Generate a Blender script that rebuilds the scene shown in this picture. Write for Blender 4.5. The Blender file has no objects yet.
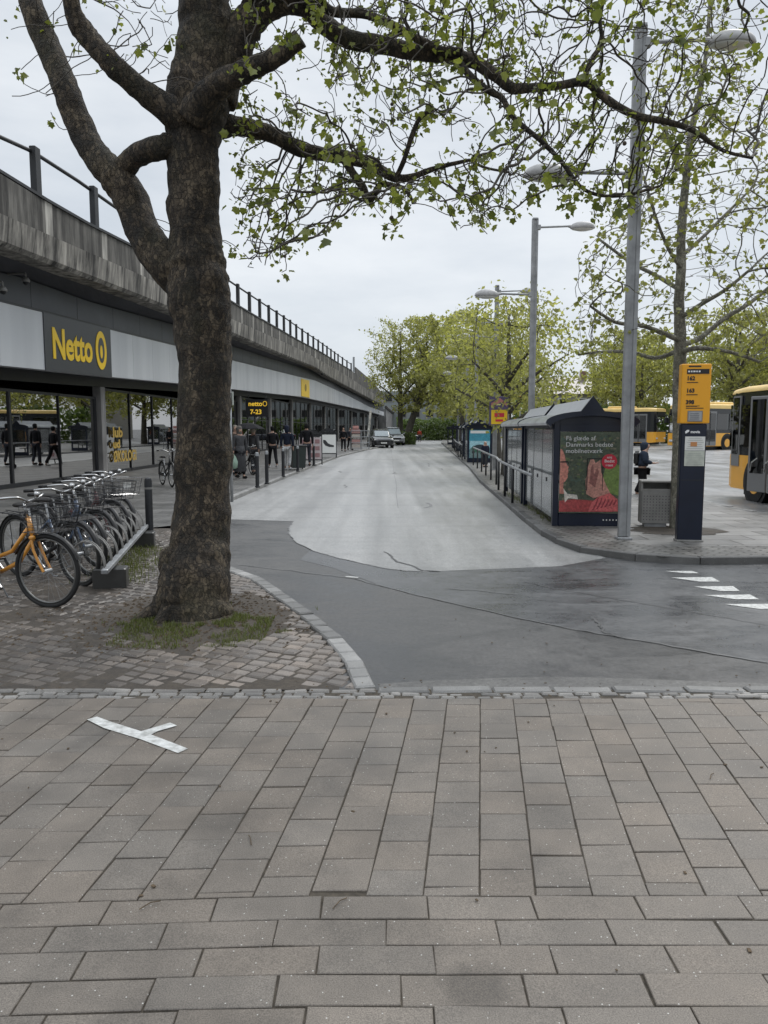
import bpy, bmesh, math, random
import numpy as np
from mathutils import Vector, Matrix, noise
R=math.radians; PI=math.pi
random.seed(7); np.random.seed(7)
S=bpy.context.scene; COL=S.collection
# ---------------------------------------------------------------- camera
F=770.0; EYE=1.75; PITCH=math.atan(83/F)
cd=bpy.data.cameras.new('camera'); cam=bpy.data.objects.new('camera',cd); COL.objects.link(cam)
cd.sensor_fit='VERTICAL'; cd.sensor_height=36.0; cd.lens=36.0*F/1024; cd.clip_end=3000; cd.clip_start=0.05
cam.location=(0,0,EYE); cam.rotation_euler=(PI/2-PITCH,0,0); S.camera=cam
# ---------------------------------------------------------------- overcast sky
SUN_EL=R(50); SUN_AZ=R(35)
w=bpy.data.worlds.new('World'); S.world=w; w.use_nodes=True
nt=w.node_tree; nt.nodes.clear(); N=nt.nodes.new; L=nt.links.new
out=N('ShaderNodeOutputWorld'); sky=N('ShaderNodeTexSky'); sky.sky_type='NISHITA'; sky.sun_disc=False
sky.sun_elevation=SUN_EL; sky.sun_rotation=SUN_AZ
b1=N('ShaderNodeBackground'); b1.inputs[1].default_value=0.09; L(sky.outputs[0],b1.inputs[0])
b2=N('ShaderNodeBackground'); b2.inputs[1].default_value=1.0
tc=N('ShaderNodeTexCoord'); mp=N('ShaderNodeMapping'); mp.inputs['Scale'].default_value=(1,1,3.2)
nz=N('ShaderNodeTexNoise'); nz.inputs['Scale'].default_value=2.2; nz.inputs['Detail'].default_value=6; nz.inputs['Roughness'].default_value=.55
cr=N('ShaderNodeValToRGB'); cr.color_ramp.elements[0].position=.3; cr.color_ramp.elements[0].color=(.57,.625,.69,1)
cr.color_ramp.elements[1].position=.68; cr.color_ramp.elements[1].color=(.86,.89,.92,1)
L(tc.outputs['Generated'],mp.inputs[0]); L(mp.outputs[0],nz.inputs[0]); L(nz.outputs[0],cr.inputs[0]); L(cr.outputs[0],b2.inputs[0])
sx_=N('ShaderNodeSeparateXYZ'); L(tc.outputs['Generated'],sx_.inputs[0]); mr=N('ShaderNodeMapRange'); mr.inputs[1].default_value=.42; mr.inputs[2].default_value=1; mr.inputs[3].default_value=1.0; mr.inputs[4].default_value=2.6
L(sx_.outputs[2],mr.inputs[0]); L(mr.outputs[0],b2.inputs[1])
ms=N('ShaderNodeMixShader'); ms.inputs[0].default_value=.9
L(b1.outputs[0],ms.inputs[1]); L(b2.outputs[0],ms.inputs[2]); L(ms.outputs[0],out.inputs[0])
sd=bpy.data.lights.new('sun','SUN'); sd.energy=1.3; sd.angle=R(20); sd.color=(1,.97,.93)
so=bpy.data.objects.new('sun',sd); COL.objects.link(so); so.location=(20,20,40)
so.rotation_euler=Vector((math.sin(SUN_AZ)*math.cos(SUN_EL),math.cos(SUN_AZ)*math.cos(SUN_EL),math.sin(SUN_EL))).to_track_quat('Z','Y').to_euler()
S.view_settings.view_transform='Standard'; S.view_settings.look='None'; S.view_settings.exposure=0.12; S.view_settings.gamma=1
S.render.resolution_x=768; S.render.resolution_y=1024
try:
    S.render.engine='CYCLES'; S.cycles.max_bounces=6; S.cycles.transparent_max_bounces=12
except Exception: pass
# ---------------------------------------------------------------- geometry helpers
def ray(px,py):
    c=(px-384)/F; r=(py-512)/F
    return Vector((c, math.cos(PITCH)-r*math.sin(PITCH), -math.sin(PITCH)-r*math.cos(PITCH)))
def G(px,py,z=0.0):
    d=ray(px,py); t=(z-EYE)/d.z; return Vector((d.x*t,d.y*t,z))
def P(px,py,Y):
    d=ray(px,py); t=Y/d.y; return Vector((d.x*t,Y,EYE+d.z*t))
def tag(o,label=None,cat=None,group=None,kind=None):
    if label: o['label']=label
    if cat: o['category']=cat
    if group: o['group']=group
    if kind: o['kind']=kind
    return o
def thing(name,label,cat,loc=(0,0,0),rz=0.0,group=None):
    o=bpy.data.objects.new(name,None); COL.objects.link(o); o.location=loc; o.rotation_euler=(0,0,rz); o.empty_display_size=.2
    return tag(o,label,cat,group)
def copy_tree(o,parent=None):
    c=o.copy(); COL.objects.link(c); c.parent=parent
    for ch in o.children: copy_tree(ch,c)
    return c
class MB:
    def __init__(s): s.v=[];s.f=[];s.m=[]
    def add(s,vs,fs,mi=0,M=None):
        b=len(s.v)
        for q in vs:
            q=Vector(q); s.v.append(tuple(M@q if M is not None else q))
        for f in fs: s.f.append([i+b for i in f]); s.m.append(mi)
    def box(s,c,d,rz=0,mi=0,M=None,bev=0.0):
        x,y,z=d[0]/2,d[1]/2,d[2]/2
        T=Matrix.Translation(c)@Matrix.Rotation(rz,4,'Z')
        if M is not None: T=M@T
        if bev<=0:
            vs=[(-x,-y,-z),(x,-y,-z),(x,y,-z),(-x,y,-z),(-x,-y,z),(x,-y,z),(x,y,z),(-x,y,z)]
            s.add(vs,[(0,3,2,1),(4,5,6,7),(0,1,5,4),(1,2,6,5),(2,3,7,6),(3,0,4,7)],mi,T); return
        b=min(bev,x*.9,y*.9,z*.9)
        def ring(X,Y,Z): return [(-X,-Y+b,Z),(-X+b,-Y,Z),(X-b,-Y,Z),(X,-Y+b,Z),(X,Y-b,Z),(X-b,Y,Z),(-X+b,Y,Z),(-X,Y-b,Z)]
        vs=ring(x-b,y-b,-z)+ring(x,y,-z+b)+ring(x,y,z-b)+ring(x-b,y-b,z)
        fs=[tuple(range(7,-1,-1)),tuple(range(24,32))]
        for k in range(3):
            for i in range(8): fs.append((k*8+i,k*8+(i+1)%8,k*8+8+(i+1)%8,k*8+8+i))
        s.add(vs,fs,mi,T)
    def tube(s,pts,r,n=8,mi=0,caps=True,M=None,closed=False):
        pts=[Vector(q) for q in pts]; rs=r if isinstance(r,(list,tuple)) else [r]*len(pts)
        m=len(pts); vs=[]; fs=[]
        up=Vector((0,0,1)); px=None
        for i,q in enumerate(pts):
            if closed: t=pts[(i+1)%m]-pts[i-1]
            else: t=pts[min(i+1,m-1)]-pts[max(i-1,0)]
            if t.length<1e-9: t=Vector((0,0,1))
            t.normalize()
            if px is None:
                a=up if abs(t.z)<.9 else Vector((1,0,0)); px=a.cross(t).normalized()
            else:
                px=(px-t*px.dot(t)); px=px.normalized() if px.length>1e-6 else up.cross(t).normalized()
            py=t.cross(px)
            for k in range(n):
                a=2*PI*k/n; vs.append(q+(px*math.cos(a)+py*math.sin(a))*rs[i])
        for i in range(m if closed else m-1):
            j=(i+1)%m
            for k in range(n): fs.append((i*n+k,i*n+(k+1)%n,j*n+(k+1)%n,j*n+k))
        if caps and not closed: fs.append(tuple(range(n-1,-1,-1))); fs.append(tuple((m-1)*n+k for k in range(n)))
        s.add(vs,fs,mi,M)
    def cyl(s,c,r,h,n=16,mi=0,M=None,r2=None):
        c=Vector(c); s.tube([c,c+Vector((0,0,h))],[r,r if r2 is None else r2],n,mi,True,M)
    def lathe(s,prof,n=16,mi=0,M=None,sx=1,sy=1):
        vs=[];fs=[]
        for (r,z) in prof:
            for k in range(n): a=2*PI*k/n; vs.append((r*math.cos(a)*sx,r*math.sin(a)*sy,z))
        for i in range(len(prof)-1):
            for k in range(n): fs.append((i*n+k,i*n+(k+1)%n,(i+1)*n+(k+1)%n,(i+1)*n+k))
        fs.append(tuple(range(n-1,-1,-1))); fs.append(tuple((len(prof)-1)*n+k for k in range(n)))
        s.add(vs,fs,mi,M)
    def prism(s,poly,z0,z1,mi=0,M=None):
        n=len(poly); vs=[(x,y,z0) for x,y in poly]+[(x,y,z1) for x,y in poly]
        fs=[tuple(range(n-1,-1,-1)),tuple(range(n,2*n))]+[(i,(i+1)%n,n+(i+1)%n,n+i) for i in range(n)]
        s.add(vs,fs,mi,M)
    def build(s,name,mats,parent=None,smooth=False,world=False,auto=None):
        me=bpy.data.meshes.new(name); vs=s.v
        if world and parent is not None:
            Mi=Matrix.LocRotScale(parent.location,parent.rotation_euler,None).inverted()
            pp=parent.parent
            if pp is not None: Mi=Mi@Matrix.LocRotScale(pp.location,pp.rotation_euler,None).inverted()
            vs=[tuple(Mi@Vector(q)) for q in s.v]
        me.from_pydata(vs,[],s.f)
        if not isinstance(mats,(list,tuple)): mats=[mats]
        for m in mats: me.materials.append(m)
        if len(mats)>1: me.polygons.foreach_set('material_index',s.m)
        me.update(); bm=bmesh.new(); bm.from_mesh(me); bmesh.ops.recalc_face_normals(bm,faces=bm.faces); bm.to_mesh(me); bm.free()
        if smooth or auto is not None:
            me.polygons.foreach_set('use_smooth',[True]*len(me.polygons))
            if auto is not None:
                try: me.set_sharp_from_angle(angle=R(auto))
                except Exception: pass
        o=bpy.data.objects.new(name,me); COL.objects.link(o)
        if parent is not None: o.parent=parent
        return o
RX=lambda a:Matrix.Rotation(a,4,'X'); RY=lambda a:Matrix.Rotation(a,4,'Y'); RZ=lambda a:Matrix.Rotation(a,4,'Z'); T=Matrix.Translation
def text(name,body,size,m,parent,M,bold=0.0,ext=.004,align='LEFT',sx=1.0,space=1.0):
    cu=bpy.data.curves.new(name,'FONT'); cu.body=body; cu.size=size; cu.offset=bold; cu.extrude=ext; cu.align_x=align; cu.resolution_u=3
    cu.space_character=space
    t=bpy.data.objects.new('tmp',cu); COL.objects.link(t); bpy.context.view_layer.update()
    me=bpy.data.meshes.new_from_object(t.evaluated_get(bpy.context.evaluated_depsgraph_get())); bpy.data.objects.remove(t)
    me.transform(M@Matrix.Diagonal((sx,1,1,1))); me.materials.clear(); me.materials.append(m); me.name=name
    o=bpy.data.objects.new(name,me); COL.objects.link(o); o.parent=parent; return o
# ---------------------------------------------------------------- materials
def mat(name,col,rough=.6,metal=0.0,var=.0,vs=3.0,bump=0.0,bs=60.0,spec=.5,coat=0.0,col2=None,rvar=0.0,coord='Object',alpha=None,attr=None,trans=0):
    m=bpy.data.materials.new(name); m.use_nodes=True; t=m.node_tree; b=t.nodes['Principled BSDF']
    b.inputs['Base Color'].default_value=(*col,1); b.inputs['Roughness'].default_value=rough; b.inputs['Metallic'].default_value=metal
    b.inputs['Specular IOR Level'].default_value=spec; b.inputs['Coat Weight'].default_value=coat
    tc=t.nodes.new('ShaderNodeTexCoord')
    if var>0 or col2 is not None or rvar>0:
        n=t.nodes.new('ShaderNodeTexNoise'); n.inputs['Scale'].default_value=vs; n.inputs['Detail'].default_value=8; n.inputs['Roughness'].default_value=.62
        t.links.new(tc.outputs[coord],n.inputs['Vector'])
        r=t.nodes.new('ShaderNodeValToRGB'); c2=col2 if col2 is not None else tuple(min(1,c*(1+var)) for c in col); c1=col if col2 is not None else tuple(c*(1-var) for c in col)
        r.color_ramp.elements[0].position=.35; r.color_ramp.elements[0].color=(*c1,1); r.color_ramp.elements[1].position=.65; r.color_ramp.elements[1].color=(*c2,1)
        t.links.new(n.outputs[0],r.inputs[0]); src=r.outputs[0]
        if attr:
            a=t.nodes.new('ShaderNodeAttribute'); a.attribute_name=attr
            mx=t.nodes.new('ShaderNodeMix'); mx.data_type='RGBA'; mx.blend_type='MULTIPLY'; mx.inputs[0].default_value=1
            t.links.new(src,mx.inputs[6]); t.links.new(a.outputs['Color'],mx.inputs[7]); src=mx.outputs[2]
        t.links.new(src,b.inputs['Base Color'])
        if rvar>0:
            n3=t.nodes.new('ShaderNodeTexNoise'); n3.inputs['Scale'].default_value=vs*.35; n3.inputs['Detail'].default_value=5; t.links.new(tc.outputs[coord],n3.inputs['Vector'])
            q=t.nodes.new('ShaderNodeMapRange'); q.inputs[1].default_value=.35; q.inputs[2].default_value=.65; q.inputs[3].default_value=max(0,rough-rvar); q.inputs[4].default_value=min(1,rough+rvar)
            t.links.new(n3.outputs[0],q.inputs[0]); t.links.new(q.outputs[0],b.inputs['Roughness'])
    if bump>0:
        n2=t.nodes.new('ShaderNodeTexNoise'); n2.inputs['Scale'].default_value=bs; n2.inputs['Detail'].default_value=4
        t.links.new(tc.outputs[coord],n2.inputs['Vector'])
        bp=t.nodes.new('ShaderNodeBump'); bp.inputs['Strength'].default_value=bump; bp.inputs['Distance'].default_value=.01
        t.links.new(n2.outputs[0],bp.inputs['Height']); t.links.new(bp.outputs[0],b.inputs['Normal'])
    return m
def glassm(name,tint,ior=1.7,rough=.01,refl=(1,1,1)):
    m=bpy.data.materials.new(name); m.use_nodes=True; t=m.node_tree; t.nodes.clear()
    o=t.nodes.new('ShaderNodeOutputMaterial'); mx=t.nodes.new('ShaderNodeMixShader'); fr=t.nodes.new('ShaderNodeFresnel'); fr.inputs[0].default_value=ior
    tr=t.nodes.new('ShaderNodeBsdfTransparent'); tr.inputs[0].default_value=(*tint,1)
    gl=t.nodes.new('ShaderNodeBsdfGlossy'); gl.inputs['Roughness'].default_value=rough; gl.inputs['Color'].default_value=(*refl,1)
    t.links.new(fr.outputs[0],mx.inputs[0]); t.links.new(tr.outputs[0],mx.inputs[1]); t.links.new(gl.outputs[0],mx.inputs[2]); t.links.new(mx.outputs[0],o.inputs[0]); return m
def emis(name,col,st):
    m=bpy.data.materials.new(name); m.use_nodes=True; b=m.node_tree.nodes['Principled BSDF']
    b.inputs['Base Color'].default_value=(*col,1); b.inputs['Emission Color'].default_value=(*col,1); b.inputs['Emission Strength'].default_value=st; return m
def leafm(name,c1,c2,tr=.35):
    m=bpy.data.materials.new(name); m.use_nodes=True; t=m.node_tree; t.nodes.clear(); N=t.nodes.new; L=t.links.new
    o=N('ShaderNodeOutputMaterial'); d=N('ShaderNodeBsdfPrincipled'); d.inputs['Roughness'].default_value=.5
    g=N('ShaderNodeNewGeometry'); r=N('ShaderNodeValToRGB'); r.color_ramp.elements[0].color=(*c1,1); r.color_ramp.elements[1].color=(*c2,1)
    L(g.outputs['Random Per Island'],r.inputs[0]); L(r.outputs[0],d.inputs['Base Color'])
    tl=N('ShaderNodeBsdfTranslucent'); mx2=N('ShaderNodeMix'); mx2.data_type='RGBA'; mx2.blend_type='MULTIPLY'; mx2.inputs[0].default_value=1; mx2.inputs[7].default_value=(1.25,1.3,.6,1)
    L(r.outputs[0],mx2.inputs[6]); L(mx2.outputs[2],tl.inputs[0])
    mx=N('ShaderNodeMixShader'); mx.inputs[0].default_value=tr; L(d.outputs[0],mx.inputs[1]); L(tl.outputs[0],mx.inputs[2]); L(mx.outputs[0],o.inputs[0]); return m
def nodes_of(m): return m.node_tree.nodes,m.node_tree.links,m.node_tree.nodes['Principled BSDF']
def wet(name,c_dark,c_light,s1,r_lo,r_hi,speck=.0,streak=(1,1,1),bump=.25,track=0.0,grit=.25):
    """street surface: damp patches, tyre-worn lengthwise bands, stone grain and pits"""
    m=bpy.data.materials.new(name); m.use_nodes=True; n,l,b=nodes_of(m)
    tc=n.new('ShaderNodeTexCoord')
    def nz_(sc,det,scale=(1,1,1),dist=0.0,rg=.6):
        mp=n.new('ShaderNodeMapping'); mp.inputs['Scale'].default_value=scale; l.new(tc.outputs['Object'],mp.inputs[0])
        a=n.new('ShaderNodeTexNoise'); a.inputs['Scale'].default_value=sc; a.inputs['Detail'].default_value=det; a.inputs['Roughness'].default_value=rg; a.inputs['Distortion'].default_value=dist; l.new(mp.outputs[0],a.inputs['Vector']); return a
    def rng(src,lo,hi,a,b_):
        q=n.new('ShaderNodeMapRange'); q.inputs[1].default_value=lo; q.inputs[2].default_value=hi; q.inputs[3].default_value=a; q.inputs[4].default_value=b_; l.new(src,q.inputs[0]); return q.outputs[0]
    def mul(x,y):
        mx=n.new('ShaderNodeMix'); mx.data_type='RGBA'; mx.blend_type='MULTIPLY'; mx.inputs[0].default_value=1; l.new(x,mx.inputs[6]); l.new(y,mx.inputs[7]); return mx.outputs[2]
    a=nz_(s1,10,streak,.8,.68)
    r=n.new('ShaderNodeValToRGB'); r.color_ramp.elements[0].position=.36; r.color_ramp.elements[0].color=(*c_dark,1); r.color_ramp.elements[1].position=.64; r.color_ramp.elements[1].color=(*c_light,1); l.new(a.outputs[0],r.inputs[0])
    f=nz_(34,10,(1,1,1),0,.85); col=mul(r.outputs[0],rng(f.outputs[0],.35,.65,1-speck,1+speck))
    g=nz_(9,9,(1,1,1),.3,.75); col=mul(col,rng(g.outputs[0],.35,.65,1-grit,1+grit))
    v=n.new('ShaderNodeTexVoronoi'); v.inputs['Scale'].default_value=3.1; l.new(tc.outputs['Object'],v.inputs['Vector']); col=mul(col,rng(v.outputs['Distance'],.03,.09,.62,1))
    if track:
        w_=nz_(1.6,3,(1,.025,1),.0,.5); col=mul(col,rng(w_.outputs[0],.38,.62,1-track,1+track))
        e=nz_(1.3,6,(.15,2.2,1),.4,.6); col=mul(col,rng(e.outputs[0],.3,.5,1-track*.9,1))
    l.new(col,b.inputs['Base Color'])
    ad=n.new('ShaderNodeMath'); ad.operation='ADD'; l.new(a.outputs[0],ad.inputs[0]); sc_=n.new('ShaderNodeMath'); sc_.operation='MULTIPLY_ADD'; sc_.inputs[1].default_value=.5; sc_.inputs[2].default_value=-.25; l.new(g.outputs[0],sc_.inputs[0]); l.new(sc_.outputs[0],ad.inputs[1])
    l.new(rng(ad.outputs[0],.36,.64,r_lo,r_hi),b.inputs['Roughness'])
    bp=n.new('ShaderNodeBump'); bp.inputs['Strength'].default_value=bump; bp.inputs['Distance'].default_value=.006; l.new(f.outputs[0],bp.inputs['Height']); l.new(bp.outputs[0],b.inputs['Normal'])
    return m
M={}
M['asphalt']=wet('asphalt',(.03,.03,.03),(.085,.083,.08),.7,.3,.62,.55,(1,1.4,1),bump=.35,grit=.22)
M['patch']=wet('damp_asphalt',(.045,.046,.048),(.095,.096,.098),.8,.24,.5,.4,(1,2.2,1),bump=.25,grit=.2)
M['patch_dry']=wet('gutter_asphalt',(.075,.073,.07),(.13,.127,.12),1.2,.5,.7,.5)
M['plaza']=wet('plaza_asphalt',(.15,.15,.152),(.26,.262,.265),.35,.28,.5,.2,(1,1,1),track=.15)
M['pale_road']=wet('pale_road',(.225,.225,.22),(.272,.27,.263),.9,.38,.5,.4,(2.0,.45,1),track=.16,grit=.14)
M['dirt']=wet('dirt',(.035,.028,.022),(.075,.062,.048),1.6,.7,.95,.5,bump=.8)
M['white_paint']=mat('white_paint',(.36,.36,.34),.55,col2=(.68,.68,.66),vs=22,bump=.3,bs=120)
M['worn_paint']=mat('worn_paint',(.22,.22,.22),.5,col2=(.45,.45,.44),vs=9)
M['crack']=mat('crack',(.06,.06,.06),.6,var=.3,vs=8)
M['crack_pale']=mat('crack_pale',(.15,.15,.15),.6,var=.3,vs=8)
M['patch_edge']=mat('patch_edge',(.13,.13,.128),.55,var=.3,vs=6)
def slab_mat(name,c,attr='tone',rough=.62,speck=.42,stain=True):
    m=bpy.data.materials.new(name); m.use_nodes=True; n,l,b=nodes_of(m)
    tc=n.new('ShaderNodeTexCoord'); at=n.new('ShaderNodeAttribute'); at.attribute_name=attr
    f=n.new('ShaderNodeTexNoise'); f.inputs['Scale'].default_value=230; f.inputs['Detail'].default_value=4; l.new(tc.outputs['Object'],f.inputs['Vector'])
    r=n.new('ShaderNodeValToRGB'); e=r.color_ramp.elements; e[0].position=.3; e[0].color=tuple(x*(1-speck) for x in c)+(1,); e[1].position=.72; e[1].color=tuple(x*(1+speck) for x in c)+(1,); l.new(f.outputs[0],r.inputs[0])
    v=n.new('ShaderNodeTexVoronoi'); v.inputs['Scale'].default_value=48; v.inputs['Randomness'].default_value=1; l.new(tc.outputs['Object'],v.inputs['Vector'])
    vr=n.new('ShaderNodeMapRange'); vr.inputs[1].default_value=.08; vr.inputs[2].default_value=.15; vr.inputs[3].default_value=1; vr.inputs[4].default_value=0; l.new(v.outputs['Distance'],vr.inputs[0])
    vc=n.new('ShaderNodeMath'); vc.operation='GREATER_THAN'; vc.inputs[1].default_value=.74; sp=n.new('ShaderNodeSeparateColor'); l.new(v.outputs['Color'],sp.inputs[0]); l.new(sp.outputs[0],vc.inputs[0])
    mu=n.new('ShaderNodeMath'); mu.operation='MULTIPLY'; l.new(vr.outputs[0],mu.inputs[0]); l.new(vc.outputs[0],mu.inputs[1])
    mx=n.new('ShaderNodeMix'); mx.data_type='RGBA'; mx.blend_type='MULTIPLY'; mx.inputs[0].default_value=1; l.new(r.outputs[0],mx.inputs[6]); l.new(at.outputs['Color'],mx.inputs[7])
    a=n.new('ShaderNodeTexNoise'); a.inputs['Scale'].default_value=2.2; a.inputs['Detail'].default_value=7; a.inputs['Roughness'].default_value=.65; l.new(tc.outputs['Object'],a.inputs['Vector'])
    ar=n.new('ShaderNodeMapRange'); ar.inputs[1].default_value=.33; ar.inputs[2].default_value=.67; ar.inputs[3].default_value=.66; ar.inputs[4].default_value=1.18; l.new(a.outputs[0],ar.inputs[0])
    m2=n.new('ShaderNodeMix'); m2.data_type='RGBA'; m2.blend_type='MULTIPLY'; m2.inputs[0].default_value=1; l.new(mx.outputs[2],m2.inputs[6]); l.new(ar.outputs[0],m2.inputs[7])
    sv=n.new('ShaderNodeTexVoronoi'); sv.inputs['Scale'].default_value=1.15; nv=n.new('ShaderNodeTexNoise'); nv.inputs['Scale'].default_value=5; nv.inputs['Detail'].default_value=5; l.new(tc.outputs['Object'],nv.inputs['Vector'])
    mv=n.new('ShaderNodeMix'); mv.data_type='VECTOR'; mv.inputs[0].default_value=.14; l.new(tc.outputs['Object'],mv.inputs[4]); l.new(nv.outputs['Color'],mv.inputs[5]); l.new(mv.outputs[1],sv.inputs['Vector'])
    sr=n.new('ShaderNodeMapRange'); sr.inputs[1].default_value=.08; sr.inputs[2].default_value=.13; sr.inputs[3].default_value=.66; sr.inputs[4].default_value=1; l.new(sv.outputs['Distance'],sr.inputs[0])
    m4=n.new('ShaderNodeMix'); m4.data_type='RGBA'; m4.blend_type='MULTIPLY'; m4.inputs[0].default_value=1; l.new(m2.outputs[2],m4.inputs[6]); l.new(sr.outputs[0],m4.inputs[7]); m2=m4
    m3=n.new('ShaderNodeMix'); m3.data_type='RGBA'; m3.inputs[7].default_value=(.5,.49,.46,1); l.new(mu.outputs[0],m3.inputs[0]); l.new(m2.outputs[2],m3.inputs[6]); l.new(m3.outputs[2],b.inputs['Base Color'])
    q=n.new('ShaderNodeMapRange'); q.inputs[1].default_value=.35; q.inputs[2].default_value=.65; q.inputs[3].default_value=rough-.14; q.inputs[4].default_value=rough+.1; l.new(a.outputs[0],q.inputs[0]); l.new(q.outputs[0],b.inputs['Roughness'])
    bp=n.new('ShaderNodeBump'); bp.inputs['Strength'].default_value=.35; bp.inputs['Distance'].default_value=.003; l.new(f.outputs[0],bp.inputs['Height']); l.new(bp.outputs[0],b.inputs['Normal'])
    return m
M['slab']=slab_mat('paving_slab',(.165,.144,.122))
M['sett']=slab_mat('granite_sett',(.175,.155,.138),rough=.5,speck=.4)
M['kerb']=slab_mat('granite_kerb',(.27,.265,.255),rough=.52,speck=.35)
M['joint']=mat('joint_sand',(.06,.05,.038),.95,var=.4,vs=30)
def paving(name,c,scale_w,scale_h,mortar,rot=0,off=.5):
    m=bpy.data.materials.new(name); m.use_nodes=True; n,l,b=nodes_of(m)
    tc=n.new('ShaderNodeTexCoord'); mp=n.new('ShaderNodeMapping'); mp.inputs['Rotation'].default_value=(0,0,rot); l.new(tc.outputs['Object'],mp.inputs[0])
    br=n.new('ShaderNodeTexBrick'); br.offset=off; br.inputs['Scale'].default_value=1; br.inputs['Brick Width'].default_value=scale_w; br.inputs['Row Height'].default_value=scale_h
    br.inputs['Mortar Size'].default_value=mortar; br.inputs['Mortar Smooth'].default_value=.2; br.inputs['Bias'].default_value=0
    br.inputs['Color1'].default_value=tuple(x*.75 for x in c)+(1,); br.inputs['Color2'].default_value=tuple(x*1.22 for x in c)+(1,); br.inputs['Mortar'].default_value=(.04,.036,.03,1)
    l.new(mp.outputs[0],br.inputs[0])
    a=n.new('ShaderNodeTexNoise'); a.inputs['Scale'].default_value=1.1; a.inputs['Detail'].default_value=9; a.inputs['Roughness'].default_value=.65; l.new(tc.outputs['Object'],a.inputs['Vector'])
    ar=n.new('ShaderNodeMapRange'); ar.inputs[1].default_value=.35; ar.inputs[2].default_value=.65; ar.inputs[3].default_value=.7; ar.inputs[4].default_value=1.2; l.new(a.outputs[0],ar.inputs[0])
    m2=n.new('ShaderNodeMix'); m2.data_type='RGBA'; m2.blend_type='MULTIPLY'; m2.inputs[0].default_value=1; l.new(br.outputs[0],m2.inputs[6]); l.new(ar.outputs[0],m2.inputs[7]); l.new(m2.outputs[2],b.inputs['Base Color'])
    q=n.new('ShaderNodeMapRange'); q.inputs[1].default_value=.35; q.inputs[2].default_value=.65; q.inputs[3].default_value=.35; q.inputs[4].default_value=.65; l.new(a.outputs[0],q.inputs[0]); l.new(q.outputs[0],b.inputs['Roughness'])
    bp=n.new('ShaderNodeBump'); bp.invert=True; bp.inputs['Strength'].default_value=.6; bp.inputs['Distance'].default_value=.008; l.new(br.outputs['Fac'],bp.inputs['Height']); l.new(bp.outputs[0],b.inputs['Normal'])
    return m
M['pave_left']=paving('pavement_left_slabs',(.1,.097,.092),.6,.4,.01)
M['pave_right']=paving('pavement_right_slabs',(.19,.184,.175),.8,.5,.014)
M['pave_small']=paving('pavement_small_bricks',(.17,.163,.15),.24,.12,.016,rot=R(40))
def concrete(name,c,dark,streaks=True):
    m=bpy.data.materials.new(name); m.use_nodes=True; n,l,b=nodes_of(m)
    tc=n.new('ShaderNodeTexCoord'); mp=n.new('ShaderNodeMapping'); mp.inputs['Scale'].default_value=(2.6,2.6,.3) if streaks else (1,1,1); l.new(tc.outputs['Object'],mp.inputs[0])
    a=n.new('ShaderNodeTexNoise'); a.inputs['Scale'].default_value=1.3; a.inputs['Detail'].default_value=8; a.inputs['Roughness'].default_value=.7; l.new(mp.outputs[0],a.inputs['Vector'])
    r=n.new('ShaderNodeValToRGB'); e=r.color_ramp.elements; e[0].position=.39; e[0].color=(*dark,1); e[1].position=.64; e[1].color=(*c,1); l.new(a.outputs[0],r.inputs[0])
    f=n.new('ShaderNodeTexNoise'); f.inputs['Scale'].default_value=.8; f.inputs['Detail'].default_value=6; l.new(tc.outputs['Object'],f.inputs['Vector'])
    fr=n.new('ShaderNodeMapRange'); fr.inputs[1].default_value=.35; fr.inputs[2].default_value=.65; fr.inputs[3].default_value=.65; fr.inputs[4].default_value=1.2; l.new(f.outputs[0],fr.inputs[0])
    mx=n.new('ShaderNodeMix'); mx.data_type='RGBA'; mx.blend_type='MULTIPLY'; mx.inputs[0].default_value=1; l.new(r.outputs[0],mx.inputs[6]); l.new(fr.outputs[0],mx.inputs[7]); l.new(mx.outputs[2],b.inputs['Base Color'])
    b.inputs['Roughness'].default_value=.85; return m
M['concrete']=concrete('stained_concrete',(.17,.162,.145),(.03,.028,.025))
M['concrete_light']=concrete('pale_concrete_strip',(.5,.48,.43),(.22,.21,.19))
M['concrete_beam']=concrete('beam_concrete',(.36,.34,.3),(.035,.033,.03))
M['concrete_wall']=concrete('wall_concrete',(.22,.22,.215),(.13,.13,.13))
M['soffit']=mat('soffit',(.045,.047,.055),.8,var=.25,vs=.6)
M['dark_panel']=mat('dark_panel',(.065,.07,.08),.5,var=.15,vs=.7)
M['black_metal']=mat('black_metal',(.014,.015,.018),.45,var=.2,vs=2)
M['rail_metal']=mat('rail_metal',(.012,.013,.015),.55,var=.3,vs=3)
def fascia_mat():
    m=bpy.data.materials.new('fascia_metal'); m.use_nodes=True; n,l,b=nodes_of(m)
    tc=n.new('ShaderNodeTexCoord'); mp=n.new('ShaderNodeMapping'); mp.inputs['Scale'].default_value=(1,1,.12); l.new(tc.outputs['Object'],mp.inputs[0])
    a=n.new('ShaderNodeTexNoise'); a.inputs['Scale'].default_value=.9; a.inputs['Detail'].default_value=5; l.new(mp.outputs[0],a.inputs['Vector'])
    r=n.new('ShaderNodeValToRGB'); e=r.color_ramp.elements; e[0].position=.35; e[0].color=(.46,.475,.495,1); e[1].position=.65; e[1].color=(.58,.595,.61,1); l.new(a.outputs[0],r.inputs[0]); l.new(r.outputs[0],b.inputs['Base Color'])
    b.inputs['Roughness'].default_value=.38; return m
M['fascia']=fascia_mat()
M['pillar']=concrete('pillar_concrete',(.3,.29,.28),(.17,.165,.16))
M['shop_glass']=glassm('shop_glass',(.3,.33,.34),6.0)
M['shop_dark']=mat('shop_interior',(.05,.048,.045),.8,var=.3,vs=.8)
M['shelf']=mat('shelf_goods',(.1,.09,.07),.7,col2=(.28,.24,.17),vs=3.5)
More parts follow.
